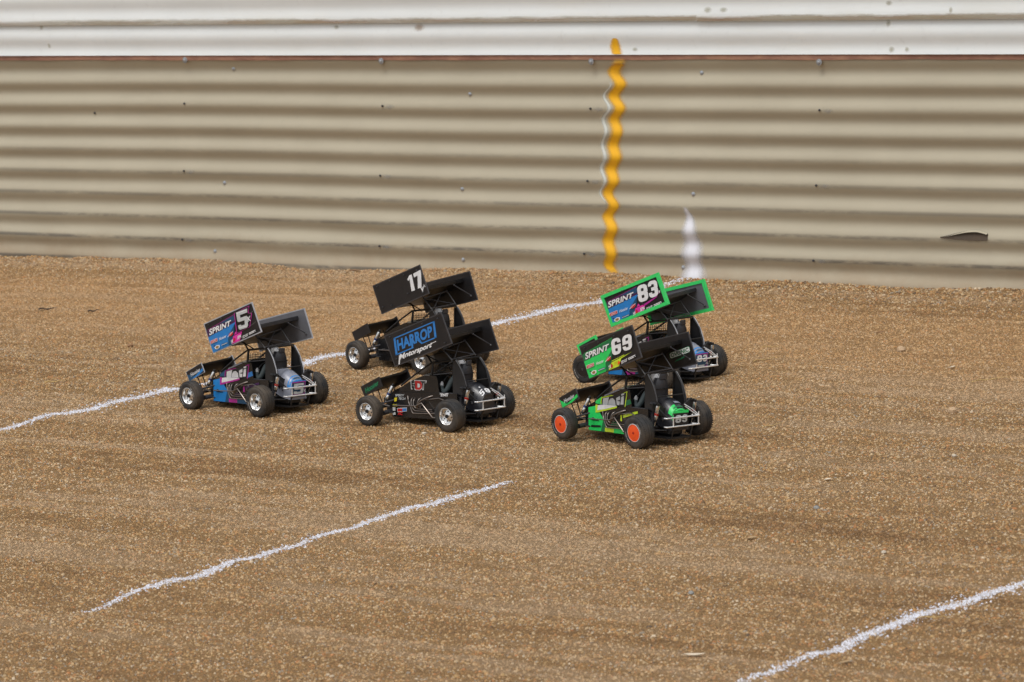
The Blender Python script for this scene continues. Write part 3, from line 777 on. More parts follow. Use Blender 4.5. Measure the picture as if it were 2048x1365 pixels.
def m_pan():
    mb = MB()
    mb.slab([(104, 36, 12), (98, 49, 12), (-100, 49, 12), (-128, 42, 12), (-190, 34, 12), (-190, -34, 12), (-128, -42, 12), (-100, -49, 12), (98, -49, 12), (104, -36, 12)][::-1], (0, 0, 4), 'black_plastic')
    mb.box((-150, 0, 38), (50, 46, 44), 'black_plastic', bev=6)
    mb.box((-118, 26, 50), (26, 34, 52), 'charcoal', bev=3); mb.box((-118, -26, 46), (26, 30, 46), 'black_plastic', bev=3)
    mb.box((125, 0, 26), (60, 40, 22), 'black_plastic', bev=4)
    mb.tube([(-150, 34, 62), (-150, 40, 74), (-135, 46, 80)], 3, 'black_plastic'); mb.tube([(-136, 24, 62), (-160, 34, 66), (-168, 40, 58)], 2.2, 'dark_trim')
    mb.sphere((-140, 36, 86), 5, 'black_plastic')
    bar(mb, (-190, 30, 14), (-196, 34, 44), 2, 'black_plastic'); bar(mb, (-190, -30, 14), (-196, -34, 44), 2, 'black_plastic')
    return mb.xf(BR).mesh('chassis', 35, 0.001)
def m_tower():
    mb = MB()
    mb.slab([(-164, 66, 82), (-164, 70, 100), (-164, 60, 107), (-164, 30, 88), (-164, -30, 88), (-164, -60, 107), (-164, -70, 100), (-164, -66, 82), (-164, -26, 60), (-164, 26, 60)], (6, 0, 0), 'black_plastic')
    for s in (1, -1): mb.tube([(-170, s*62, 101), (-148, s*62, 101)], 4.2, 'black_plastic'); bar(mb, (-170, s*66, 96), (-192, s*40, 62), 1.8, 'black_plastic')
    return mb.xf(BR).mesh('shock_tower', 35, 0.001)
def m_shock(a, b, ring):
    mb = MB(); A = Vector(a); B = Vector(b); P = lambda t: A.lerp(B, t)
    mb.tube([P(0), P(.10)], 3.6, 'black_plastic', 10); mb.tube([P(.10), P(.16), P(.40), P(.42)], [4.2, 5.0, 5.0, 4.4], 'shock_silver', 14)
    mb.tube([P(.42), P(.50)], 5.6, ring, 14); mb.tube([P(.50), P(.53), P(.66), P(.68)], [4.2, 4.8, 4.8, 4.0], 'shock_silver', 14)
    mb.tube([P(.68), P(.76)], 4.6, 'black_plastic', 12); mb.tube([P(.76), P(.97)], 1.3, 'alloy', 8); mb.tube([P(.95), P(1.04)], 3.0, 'black_plastic', 10)
    return mb.mesh('shock_absorber', 40, 0.001)
def m_faxle():
    mb = MB(); m = 'black_plastic'
    bar(mb, (142, 86, 40), (142, -86, 40), 4.0, m, 10); bar(mb, (150, 80, 47), (150, -80, 47), 1.8, 'dark_trim')
    for s in (1, -1):
        mb.box((142, s*82, 42), (14, 8, 24), m, bev=2)
        bar(mb, (140, s*76, 34), (84, s*50, 26), 2.0, m); bar(mb, (138, s*72, 50), (92, s*50, 62), 2.0, 'dark_trim')
        mb.tube([(128, s*66, 52), (118, s*58, 47), (108, s*55, 44)], 2.6, 'steel_tube')
        mb.sphere((136, s*70, 52), 3.4, 'brass', 8, 6)
    bar(mb, (112, 78, 30), (112, -78, 30), 6.0, 'charcoal', 12)
    mb.box((120, 34, 58), (12, 5, 40), m, bev=1.5); mb.box((120, -34, 58), (12, 5, 40), m, bev=1.5)
    return mb.mesh('front_axle', 40, 0.001)
def m_raxle():
    mb = MB(); m = 'black_plastic'
    bar(mb, (-142, 88, 42), (-142, -88, 42), 4.4, m, 10)
    for s in (1, -1):
        mb.box((-150, s*76, 44), (16, 8, 30), m, bev=2)
        bar(mb, (-142, s*72, 34), (-96, s*46, 24), 2.2, m); bar(mb, (-166, s*70, 42), (-176, s*36, 36), 2.0, m)
        mb.tube([(-124, s*70, 66), (-70, s*56, 75), (-21, s*55.5, 68)], 1.5, 'steel_tube')
    mb.sphere((-120, 76, 74), 4.2, 'shock_silver', 10, 7)
    return mb.mesh('rear_axle', 40, 0.001)
PIPES = [([(45, 53, 69), (40, 57, 60), (33, 62, 52), (26, 63, 38), (21, 63, 28.5), (12, 63, 26.5), (-27, 62, 28), (-60, 60, 30)], 1.9, 'steel_tube'),
         ([(27, 53, 66), (27, 60, 60), (24, 63, 46), (17, 62, 36), (8, 61, 33), (-45, 59, 34)], 1.7, 'steel_tube'),
         ([(18, 53, 66), (18, 60, 60), (17, 63, 48), (10, 62, 41), (2, 61, 38.5), (-45, 59, 38.5)], 1.7, 'steel_tube'),
         ([(-2, 53, 67), (1, 60, 62), (4, 62, 52), (3, 61, 46), (-6, 59, 43)], 1.9, 'steel_tube'),
         ([(-42, 53, 74), (-34, 60, 71), (-22, 64, 66), (-8, 65, 59), (2, 64, 46), (6, 62, 40)], 2.5, 'steel_tube')]
def m_pipe(i):
    def f():
        mb = MB(); p, r, m = PIPES[i]; r *= .85; mb.tube(smooth_path(p, 4), r, m, 9); return mb.xf(BR).mesh('exhaust_pipe', 50, 0.001)
    return f
def m_nerf():
    mb = MB()
    mb.tube([(88, 54, 43), (84, 68, 44), (4, 69, 47), (-16, 68, 55), (-51, 66, 19), (-60, 54, 17)], 1.7, 'steel_tube', 7)
    bar(mb, (4, 69, 47), (-4, 54, 47), 1.6, 'steel_tube', 7)
    mb.sphere((76, 60, 45), 3, 'black_plastic', 8, 6)
    return mb.xf(BR).mesh('nerf_bar', 45, 0.001)

TS = [(-96, 33, 70, 112, .85), (-114, 36, 62, 115, .85), (-134, 37, 50, 113.5, .85), (-153, 36, 41, 108, .82), (-169, 33, 36, 99.5, .78), (-181, 29.5, 33, 90, .74), (-189, 26.5, 32, 82, .7)]
def tank_ring(x, hw, lo, top, e):
    out = []
    for k in range(17):
        a = math.pi*k/16; c, s_ = math.cos(a), math.sin(a)
        out.append(Vector((x, hw*math.copysign(abs(c)**e, c), lo+(top-lo)*abs(s_)**.74)))
    return out
def m_tank(top):
    mb = MB(); rings = [tank_ring(*t) for t in TS]
    rings.append([Vector((-187-0.0*i, p.y*.93, 31+(p.z-31)*.55)) for i, p in enumerate(rings[-1])])
    mb.loft(rings, top)
    return mb.xf(BR).mesh('fuel_tank', 40, 0.001)
def tank_surf(a, b, h):
    """a across (-1 left .. 1 right as seen from behind), b along the crown (0 front .. 1 rear), pushed out by h"""
    i = min(max(b, 0), .9999)*(len(TS)-1); k = int(i); f = i-k
    x, hw, lo, tp, e = [TS[k][j]+(TS[k+1][j]-TS[k][j])*f for j in range(5)]
    an = math.pi*(0.5+0.5*a); c, s_ = math.cos(an), math.sin(an)
    p = Vector((x, hw*math.copysign(abs(c)**e, c), lo+(tp-lo)*abs(s_)**.74))
    d = Vector((-0.25-0.7*b*b, p.y/hw*0.8, 0.7)).normalized()
    return tuple(BR(p+d*h))
def plate(a, b, h):
    """the number plate on the back of the tank: a across left to right in mm, b up in mm"""
    t = (b-46)/38
    return tuple(BR(Vector((-189.5-4.5*t*(1-t)-h-2.2*(1-abs(a)/28.0), -a, b))))
def m_bumper():
    mb = MB(); m = 'bumper_chrome'
    for z, x in ((66, -200), (44, -200)):
        mb.tube(smooth_path([(x+20, -46, z), (x+6, -53, z), (x, -50, z), (x, 0, z), (x, 50, z), (x+3, 55, z), (x+9, 56, z)], 4), 2.0, m, 9)
    for y in (34, -50): bar(mb, (-200, y, 66), (-200, y, 44), 1.7, m)
    bar(mb, (-200, -51, 66), (-200, -51, 76), 1.4, m)
    mb.tube([(-184, -20, 90), (-193, -34, 77), (-200, -47, 67)], 1.3, m, 7); mb.tube([(-174, -26, 94), (-188, -40, 82), (-198, -52, 68)], 1.3, m, 7)
    bar(mb, (-200, 30, 44), (-176, 26, 22), 1.6, 'black_plastic'); bar(mb, (-200, -30, 44), (-176, -26, 22), 1.6, 'black_plastic')
    return mb.xf(BR).mesh('rear_bumper', 45, 0.001)
def m_seat():
    mb = MB(); rings = []
    for z, hw, x in ((78, 24, -112), (100, 26, -116), (122, 25, -120), (138, 22, -122), (150, 18, -122), (158, 12, -120)):
        rings.append([Vector(p) for p in ((x+14, hw, z), (x+3, hw*.96, z), (x-3, hw*.5, z), (x-4, 0, z), (x-3, -hw*.5, z), (x+3, -hw*.96, z), (x+14, -hw, z), (x+4, -hw*.6, z), (x+2, 0, z), (x+4, hw*.6, z))])
    mb.loft(rings, 'charcoal')
    for z in (108, 132): mb.tube([(-118, 25, z), (-126, 12, z), (-127, -12, z), (-118, -25, z)], 1.6, 'black_plastic', 6)
    mb.box((-124, 0, 160), (6, 20, 14), 'charcoal', bev=2)
    return mb.xf(BR).mesh('seat', 35, 0.001)
def m_driver():
    mb = MB()
    ring = lambda x, y, z, rx, ry, n=12: [Vector((x+rx*math.cos(2*math.pi*k/n), y+ry*math.sin(2*math.pi*k/n), z)) for k in range(n)]
    mb.loft([ring(-92, 0, 74, 16, 20), ring(-94, 0, 95, 14, 20), ring(-97, 0, 115, 13, 24), ring(-99, 0, 127, 11, 25), ring(-100, 0, 133, 8, 15), ring(-99, 0, 138, 6, 7), ring(-98, 0, 146, 6, 6)], 'suit_grey')
    for s in (1, -1):
        mb.tube(smooth_path([(-98, s*20, 126), (-92, s*30, 118), (-80, s*36, 94), (-70, s*37, 86), (-62, s*35, 90), (-54, s*30, 103)], 3), [6.5, 7, 7, 7, 6.8, 6.5, 6.3, 6.2, 6, 6, 5.8, 5.4, 5, 4.6, 4.4, 4.2], 'suit_grey', 10)
    return mb.xf(BR).mesh('driver_figure', 40, 0.001)
def m_helmet():
    mb = MB(); mb.sphere((-96, 0, 155), 14.5, 'white', 18, 12, (1.08, .92, 1.02))
    mb.tube([(-83, 11, 154), (-79.5, 0, 154), (-83, -11, 154)], 4.2, 'black_gloss', 8)
    mb.tube([(-96, 0, 170.4), (-108, 0, 164), (-112.3, 0, 152), (-109, 0, 144)], 1.3, 'black_gloss', 6)
    return mb.xf(BR).mesh('helmet', 45, 0.001)
def m_glove(s):
    def f():
        mb = MB(); c = Vector((-53, s*29, 105))
        mb.tube([(-57, s*31.5, 98), (-54, s*30, 104), (-51, s*27.5, 109)], [4.4, 4.9, 4.2], 'white', 9)
        for k, L in enumerate((6, 7, 6.6, 5.2)):
            b = Vector((-50.5-k*1.6, s*(26.5-k*.3), 110.5-k*1.9)); mb.tube([b, b+Vector((2.6, -s*2.5, 1.6)), b+Vector((2.0, -s*(L-.5), -.6))], [1.35, 1.25, 1.0], 'white', 6)
        mb.tube([(-56, s*27, 103), (-53.5, s*23.5, 102), (-51, s*21.5, 103)], [1.6, 1.4, 1.1], 'white', 6)
        return mb.xf(BR).mesh('glove', 45, 0.001)
    return f
def m_wheel_s():
    mb = MB(); c = Vector((-52, 0, 106)); pts = [c+Vector((-.42*22*math.sin(a), 22*math.cos(a), .9*22*math.sin(a))) for a in np.linspace(0, 2*math.pi, 21)]
    mb.tube(pts, 1.8, 'black_plastic', 7); bar(mb, c, c+Vector((30, 0, 4)), 2, 'black_plastic')
    return mb.xf(BR).mesh('steering_wheel', 45, 0.001)

# ---- wings: panels given by their corners, seen from the left of the car
LTF, LA, LB = Vector((65, 95, 240)), Vector((-206, 0, 70)), Vector((-29, 0, -79))
RTF, RA, RB = Vector((88, -95, 212)), Vector((-223, 0, 50)), Vector((-24.5, 0, -80))
FL0, FLA, FLB = Vector((201, 60, 92.5)), Vector((-68, 0, 30)), Vector((-11, 0, -25))
FR0, FRA, FRB = Vector((207, -60, 92.5)), Vector((-66, 0, 30)), Vector((-11, 0, -25))
def rim_bars(mb, o, A, B, w, d, m):
    """a raised frame round a panel: four mitred bars standing proud of both faces"""
    wa, wb = w/A.length, w/B.length; q = lambda a, b, y: o+A*a+B*b+Vector((0, y, 0))
    for (a0, b0), (a1, b1), (a2, b2), (a3, b3) in (((-wa*.4, -wb*.4), (1+wa*.4, -wb*.4), (1-wa, wb), (wa, wb)), ((1+wa*.4, -wb*.4), (1+wa*.4, 1+wb*.4), (1-wa, 1-wb), (1-wa, wb)),
                                                   ((1+wa*.4, 1+wb*.4), (-wa*.4, 1+wb*.4), (wa, 1-wb), (1-wa, 1-wb)), ((-wa*.4, 1+wb*.4), (-wa*.4, -wb*.4), (wa, wb), (wa, 1-wb))):
        mb.slab([q(a0, b0, -d), q(a1, b1, -d), q(a2, b2, -d), q(a3, b3, -d)], (0, 2*d, 0), m)
def m_panel(o, A, B, face, edge, name):
    def f():
        mb = MB(); P = [o, o+A, o+A+B, o+B]
        mb.slab([p+Vector((0, -1.1, 0)) for p in P], (0, 2.2, 0), face, edge)
        return mb.mesh(name, 20, 0.001)
    return f
def m_trim(o, A, B, w, d, m):
    def f():
        mb = MB(); rim_bars(mb, o, A, B, w, d, m); return mb.mesh('panel_trim', 20, 0.001)
    return f
def m_foil(LE, TE, sag, th, m, gurney, steps=12):
    """the dished aerofoil between two side panels, from its leading edge (left, right) to its trailing edge"""
    def f():
        mb = MB(); rows = []
        for i in range(steps+1):
            t = i/steps; l = Vector(LE[0]).lerp(Vector(TE[0]), t); r = Vector(LE[1]).lerp(Vector(TE[1]), t)
            dz = Vector((0, 0, -sag*math.sin(math.pi*t)))
            rows.append([l.lerp(r, k/4)+dz for k in range(5)])
        up = Vector((0, 0, th))
        mb.loft([list(r)+[q+up for q in reversed(r)] for r in rows], m)
        if gurney:
            l, r = rows[-1][0], rows[-1][-1]; g = Vector((0, 0, -gurney))
            mb.slab([l, r, r+g, l+g], (-1.6, 0, 0), m); bar(mb, l+g, r+g, 1.2, m, 6)
        mb.tube([rows[0][0]+up*.5, rows[0][-1]+up*.5], th*.75, m, 8)
        return mb.mesh('wing_foil', 40, 0.001)
    return f
def m_truss():
    mb = MB(); m = 'dark_trim'
    pts = {'bl': (-121, 46, 175), 'br': (-121, -46, 173), 'tl': (-91, 47, 205), 'tr': (-91, -43, 211)}
    P = {k: Vector(v) for k, v in pts.items()}
    bar(mb, P['bl'], P['tl']+(P['tl']-P['bl'])*.22, 1.8, m); bar(mb, P['br'], P['tr']+(P['tr']-P['br'])*.08, 1.8, m)
    bar(mb, P['bl']+Vector((2, 0, 3)), P['br']+Vector((2, 0, 3)), 1.7, m); bar(mb, P['tl'], P['tr'], 1.4, m)
    bar(mb, P['bl']+Vector((2, -12, 5)), P['tr']+Vector((-1, 24, -2)), 1.1, m); bar(mb, P['tl'], P['br']+Vector((2, 2, 3)), 1.1, m)
    bar(mb, P['bl']+Vector((-1, 2, -2)), Vector((-112, 50, 168)), 1.6, m)
    return mb.mesh('wing_mount', 45, 0.001)
def m_brace(s):
    def f():
        mb = MB()
        mb.tube([(-39, s*44-9, 161+s*2), (-22, s*40-8, 178+s*3), (4, s*30, 186+s*2)], 2.4, 'black_plastic')
        bar(mb, (-60, s*44-9, 166+s*3), (-22, s*40-8, 178+s*3), 1.6, 'black_plastic')
        return mb.mesh('wing_brace', 45, 0.001)
    return f
def m_strut():
    mb = MB(); a = Vector((-112, -52, 228)); b = RTF+RA*.91+RB*.82
    bar(mb, a, b, 1.5, 'dark_trim', 8); mb.sphere(b+Vector((0, 2, 0)), 3.4, 'dark_trim', 8, 6); mb.sphere(a, 3, 'dark_trim', 8, 6)
    return mb.mesh('wing_strut', 45, 0.001)
def panel_pt(o, A, B, side):
    return lambda a, b, h: tuple(o+A*a+B*b+Vector((0, side*(1.1+h), 0)))
LP = panel_pt(LTF, LA, LB, 1); RPin = panel_pt(RTF, RA, RB, 1); FP = panel_pt(FL0, FLA, FLB, 1)
def q4(bl, br, tr, tl): return (bl, br, tr, tl)

def sponsor_marks(d, dark):
    w = 'white'
    d.text('KHAKI'[:0] or 'EDGE', q4((.638, .955), (.745, .94), (.757, .865), (.652, .872)), w, .02)
    for b0 in (.868, .905): d.line([(.79, b0+.012), (.905, b0)], .022, w)
    d.poly([(.020, .70), (.165, .70), (.180, .60), (.036, .60)], 'white'); d.poly([(.026, .692), (.160, .692), (.173, .61), (.040, .61)], 'red')
    d.text('SUMMIT', q4((.045, .685), (.150, .685), (.160, .625), (.055, .625)), w)
    d.text('', None, w, shape=None) if False else None
    d.text('Hoosier', q4((.205, .705), (.352, .705), (.368, .615), (.222, .615)), w, shape=HOO)
    d.poly([(.395, .70), (.415, .65), (.46, .61), (.505, .63), (.49, .70), (.44, .73)], 'red')
    d.line([(.385, .71), (.50, .62)], .012, w)
    d.poly([(.075, .85), (.13, .81), (.185, .84), (.175, .91), (.125, .945), (.085, .91)], w); d.poly([(.095, .86), (.13, .835), (.165, .86), (.155, .905), (.125, .92), (.10, .90)], 'brass')
    d.poly([(.215, .905), (.345, .905), (.353, .855), (.224, .855)], 'teal'); d.line([(.228, .88), (.335, .88)], .014, w)
    d.text('YR', q4((.400, .965), (.452, .955), (.470, .85), (.418, .86)), w, .03)
def livery_wing(c):
    d = Decal(LP)
    A = c['main']; trim = .05 if c['trim'] == 'trim_green' else .012
    lo, hi = trim*.45, 1-trim*.45; tp = trim*1.1; bt = 1-trim*1.1
    if c['kind'] == 'graphic':
        d.poly([(lo, tp), (lo, bt), (hi, bt), (hi, tp)], 'black_decal')
        dk = 'purple' if A == 'blue' else 'dark_green'
        d.poly([(lo, .25), (.60, .14), (.60, .37), (lo, .46)], dk)
        d.poly([(.30, .195), (.60, .14), (.60, .30), (.52, .30)], 'teal' if A == 'blue' else 'dark_green')
        d.line([(.05, .235), (.60, .125)], .010, 'magenta' if A == 'blue' else 'green')
        d.poly([(lo, .46), (.605, .36), (.48, .54), (.36, .76), (.33, bt), (lo, bt)], A)
        d.poly([(.478, .54), (.555, .44), (.50, .70), (.415, bt), (.33, bt), (.36, .76)], 'teal' if A == 'blue' else 'dark_green')
        d.text('SPRINT', q4((.046, .445), (.478, .425), (.525, .262), (.085, .255)), 'black_decal', .055)
        d.text('SPRINT', q4((.040, .425), (.480, .410), (.530, .245), (.075, .235)), 'white', .030)
        if A == 'blue':
            d.poly([(.47, .76), (.66, .735), (.62, .84), (.57, .975), (.405, .975)], 'pink'); d.poly([(.50, .735), (.54, .65), (.56, .73)], 'pink')
            d.text('SPA', q4((.53, .915), (.615, .905), (.635, .80), (.55, .81)), 'white', .03); d.poly([(.44, .93), (.475, .80), (.50, .86), (.48, .93)], 'red')
            if c['num'] == '5K': d.line([(.63, .10), (.94, .075), (.885, .27), (.945, .33), (.83, .70), (.56, .715), (.63, .10)], .013, 'magenta'); d.line([(.915, .31), (.985, .28)], .010, 'line_grey'); d.line([(.845, .68), (.97, .63)], .010, 'line_grey')
            else: d.poly([(.60, .75), (.86, .655), (.90, .57), (.955, .53), (.89, .64), (.875, .68), (.66, .79)], 'magenta')
        else:
            d.poly([(.385, bt), (.47, .80), (.87, .735), (.66, .80), (.58, bt)], 'lime'); d.line([(.49, .765), (.72, .735)], .018, 'lime')
            d.text('SPA', q4((.50, .925), (.575, .91), (.595, .82), (.52, .83)), 'yellow', .03); d.poly([(.43, .95), (.46, .82), (.485, .88), (.47, .95)], 'red'); d.poly([(.565, .95), (.60, .82), (.63, .90)], 'orange_plastic')
        sponsor_marks(d, dk)
    if c['num'] == '58':
        Bx = 'box_blue'; fr = [(.125, .165), (.855, .150), (.795, .655), (.070, .680)]
        d.line([(.372, .668), (.090, .676), (.145, .180), (.838, .170), (.783, .640), (.545, .648)], .034, Bx)
        d.text('HARROP', q4((.130, .590), (.745, .575), (.790, .245), (.172, .255)), Bx, .04)
        d.line([(.372, .668), (.405, .47)], .030, Bx); d.line([(.545, .648), (.500, .50)], .030, Bx)
        d.text('Motorsport', q4((.095, .915), (.650, .910), (.725, .715), (.150, .705)), 'white', .034); d.line([(.082, .975), (.135, .74), (.19, .86)], .022, 'white'); d.line([(.64, .775), (.765, .755)], .018, 'white')
    return d.mb.mesh('wing_graphics', 0, 0.001)
def livery_number(c):
    d = Decal(LP); d.h = 3.0 if c['kind'] == 'graphic' else .3
    n = c['num']
    if n == '5K':
        d.text('', q4((.605, .675), (.812, .712), (.905, .108), (.66, .082)), 'black_decal', shape=FIVE)
        d.text('', q4((.620, .655), (.806, .692), (.897, .124), (.672, .098)), 'number_grey', shape=FIVE)
        d.line([(.69, .135), (.87, .155)], .022, 'white'); d.line([(.645, .60), (.785, .64)], .02, 'white')
        d.text('K', q4((.838, .530), (.893, .538), (.923, .385), (.860, .380)), 'white', .02)
    elif n == '69':
        for g, q in (('6', q4((.530, .630), (.700, .655), (.762, .195), (.590, .165))), ('9', q4((.735, .635), (.905, .660), (.970, .225), (.795, .205)))):
            numeral(d, g, q, 'white', 'black_decal')
    elif n == '83':
        for g, q in (('8', q4((.560, .645), (.732, .665), (.790, .150), (.617, .120))), ('3', q4((.752, .640), (.915, .655), (.968, .155), (.810, .125)))):
            numeral(d, g, q, 'white', 'black_decal')
        d.text('v', q4((.930, .60), (.952, .605), (.965, .52), (.935, .51)), 'white', .02)
    elif n == '17':
        d.poly([(.695, .705), (.765, .715), (.800, .185), (.752, .180), (.690, .275), (.696, .345), (.732, .30)], 'white')
        d.poly([(.832, .185), (.988, .160), (.980, .285), (.905, .720), (.830, .705), (.900, .300), (.826, .315)], 'white')
        d.text('v', q4((.880, .862), (.920, .875), (.950, .715), (.880, .70)), 'white', .03); d.text('ic', q4((.950, .745), (.985, .755), (.995, .66), (.955, .65)), 'white', .01)
    return d.mb.mesh('number_lettering', 0, 0.001)
BOLTS = [(.09, .09), (.36, .08), (.66, .09), (.07, .80), (.24, .86), (.62, .72), (.92, .12), (.90, .90)]
def m_bolt():
    mb = MB(); mb.lathe([(0, 1.7), (4.0, 1.6), (4.3, .1)], 'dark_trim', 8); return mb.mesh('bolt', 30, 0.001)
def m_front_art(c):
    d = Decal(FP)
    if c['kind'] == 'graphic':
        A = c['main']
        d.poly([(.02, .02), (.02, .98), (.98, .98), (.98, .02)], 'black_decal'); d.poly([(.02, .30), (.55, .98), (.02, .98)], 'teal' if A == 'blue' else 'dark_green'); d.poly([(.20, .98), (.98, .52), (.98, .80), (.62, .98)], A)
        if A == 'green': d.poly([(.02, .22), (.18, .60), (.34, .98), (.02, .98)], 'green')
        d.text('Hoosier', q4((.20, .70), (.82, .68), (.83, .33), (.24, .34)), 'white', shape=HOO)
    elif c['num'] == '58':
        d.text('Hoosier', q4((.12, .82), (.88, .66), (.90, .22), (.17, .30)), 'script_green', .02)
    return d.mb.mesh('front_wing_lettering', 0, 0.001)
SP = side_pt(54.0); CP = side_pt(50.6)
def m_side_art(c):
    d = Decal(SP); A = c['main']
    if c['kind'] == 'graphic':
        acc = 'magenta' if A == 'blue' else 'lime'; dk = 'teal' if A == 'blue' else 'dark_green'
        d.poly([(99.5, 13.5), (99.5, 70.5), (66, 78), (60, 76), (53, 57), (42, 46), (52, 13.5)], A)
        d.poly([(52, 13.5), (42, 46), (36, 40), (34, 13.5)], dk); d.poly([(36, 14), (36, 24), (2, 25), (2, 14)], acc)
        d.poly([(2, 13.5), (2, 25), (-45, 24), (-45, 13.5)], A if A == 'green' else dk); d.poly([(-24, 46), (-24, 60), (-30, 62), (-30, 46)], acc)
        d.poly([(-34, 62), (-90, 76), (-90, 70), (-36, 55)], 'purple' if A == 'blue' else acc); d.poly([(-34, 26), (-60, 46), (-90, 50), (-90, 26)], dk)
        d.poly([(12, 34), (-20, 30), (-20, 38), (4, 44)], 'purple' if A == 'blue' else 'dark_green')
        d.line([(84, 40), (60, 40)], 2.2, 'black_decal'); d.line([(86, 24), (54, 26)], 5.0, 'black_decal') if A == 'green' else None
        d.poly([(70, 80), (59, 80), (59, 66), (-11, 83.5), (-12, 78), (70, 59)], acc)
        d.poly([(61, 78.5), (46, 81.5), (-11, 84), (-9, 82), (28, 73), (63, 66)], 'white')
        d.text('LUCAS'[:0] or 'MAXXIS'[:0] or 'R', q4((-45, 62), (-50, 62), (-50, 68), (-45, 68)), 'white')
    if c['num'] == '58':
        d.text('SPEEDY', q4((88, 66), (58, 68), (56, 74), (88, 72)), 'number_grey', .02); d.text('TECH', q4((78, 58), (54, 59), (52, 65), (76, 64.5)), 'number_grey', .02)
        d.poly([(92, 62), (82, 64), (84, 54), (92, 52)], 'yellow'); d.poly([(98, 45), (82, 46), (82, 40), (98, 40)], 'yellow')
        d.poly([(82, 25), (48, 29), (48, 39), (82, 36)], 'white'); d.poly([(81, 26.5), (49, 30), (49, 37.5), (81, 34.5)], 'red'); d.poly([(64, 28.5), (49, 30), (49, 37.5), (64, 36)], 'box_blue')
        d.poly([(98, 28), (88, 29), (88, 38), (98, 37)], 'number_grey'); d.poly([(98, 17), (88, 18), (88, 25), (98, 24)], 'number_grey')
        d.text('AC', q4((80, 18), (64, 18), (62, 27), (80, 26)), 'red', .06)
        d.text('TNT', q4((-70, 74), (-100, 76), (-100, 84), (-70, 82)), 'white', .06)
    return d.mb.mesh('side_graphics', 0, 0.001)
def m_cock_art(c):
    d = Decal(CP); A = c['main']
    if c['kind'] == 'graphic':
        acc = 'magenta' if A == 'blue' else 'lime'; dk = 'teal' if A == 'blue' else 'dark_green'
        d.poly([(75, 82), (75, 88), (50, 102), (54, 90), (48, 82)], A if A == 'green' else dk); d.poly([(41, 106), (-9, 124), (-20, 124), (40, 103)], 'tank_grey')
        d.poly([(-36, 84), (-62, 92), (-58, 104), (-40, 98)], 'box_blue' if A == 'blue' else dk)
        d.line([(54, 84), (52, 97), (46, 99.5), (22, 105), (16, 107), (-8, 106), (-46, 121), (-38, 84)], 3.0, acc)
        d.poly([(50, 82), (48, 98), (-44, 119), (-36, 82)], 'black_decal')
        for P in ([(46, 97), (23, 102.5), (28, 82), (47, 81)], [(27, 82.5), (24, 93), (17, 100), (7, 102), (-2, 96), (-4, 84)], [(-5, 102), (-20, 109), (-20, 99), (-7, 95.5), (-19, 94.5), (-17, 85), (-7, 85)], [(-25, 107), (-35, 110), (-33, 88), (-21, 87)], [(-25.5, 109.5), (-35.5, 112.5), (-37, 117), (-25, 114)]):
            d.poly(P, 'white' if A == 'blue' else 'number_grey')
        d.line([(27, 82.5), (24, 93), (17, 100), (7, 102), (-2, 96), (-4, 84)], 1.3, 'black_decal')
    elif c['num'] == '58':
        for g, q in (('H', q4((35, 87.5), (18, 87.5), (18, 112), (36, 112))), ('T', q4((0, 87.5), (-14, 87.5), (-21, 113), (6, 113)))): d.text(g, q, 'white', .07)
        d.poly([(21, 86), (23, 112.5), (2, 112.5), (-7, 105), (-6, 92), (4, 86)], 'white')
        for g, q in (('H', q4((32.5, 89.5), (19, 89.5), (19, 110), (33.5, 110))), ('T', q4((-3, 89.5), (-11, 89.5), (-18, 111), (3, 111)))): d.text(g, q, 'black_decal', .03)
        d.poly([(18.5, 87.5), (20, 111), (2, 111), (-5, 104), (-4, 93), (4, 87.5)], 'red'); d.poly([(11, 93.5), (11.5, 104), (5, 104), (2, 101), (2, 96), (5, 93.5)], 'white')
    return d.mb.mesh('cockpit_graphics', 0, 0.001)
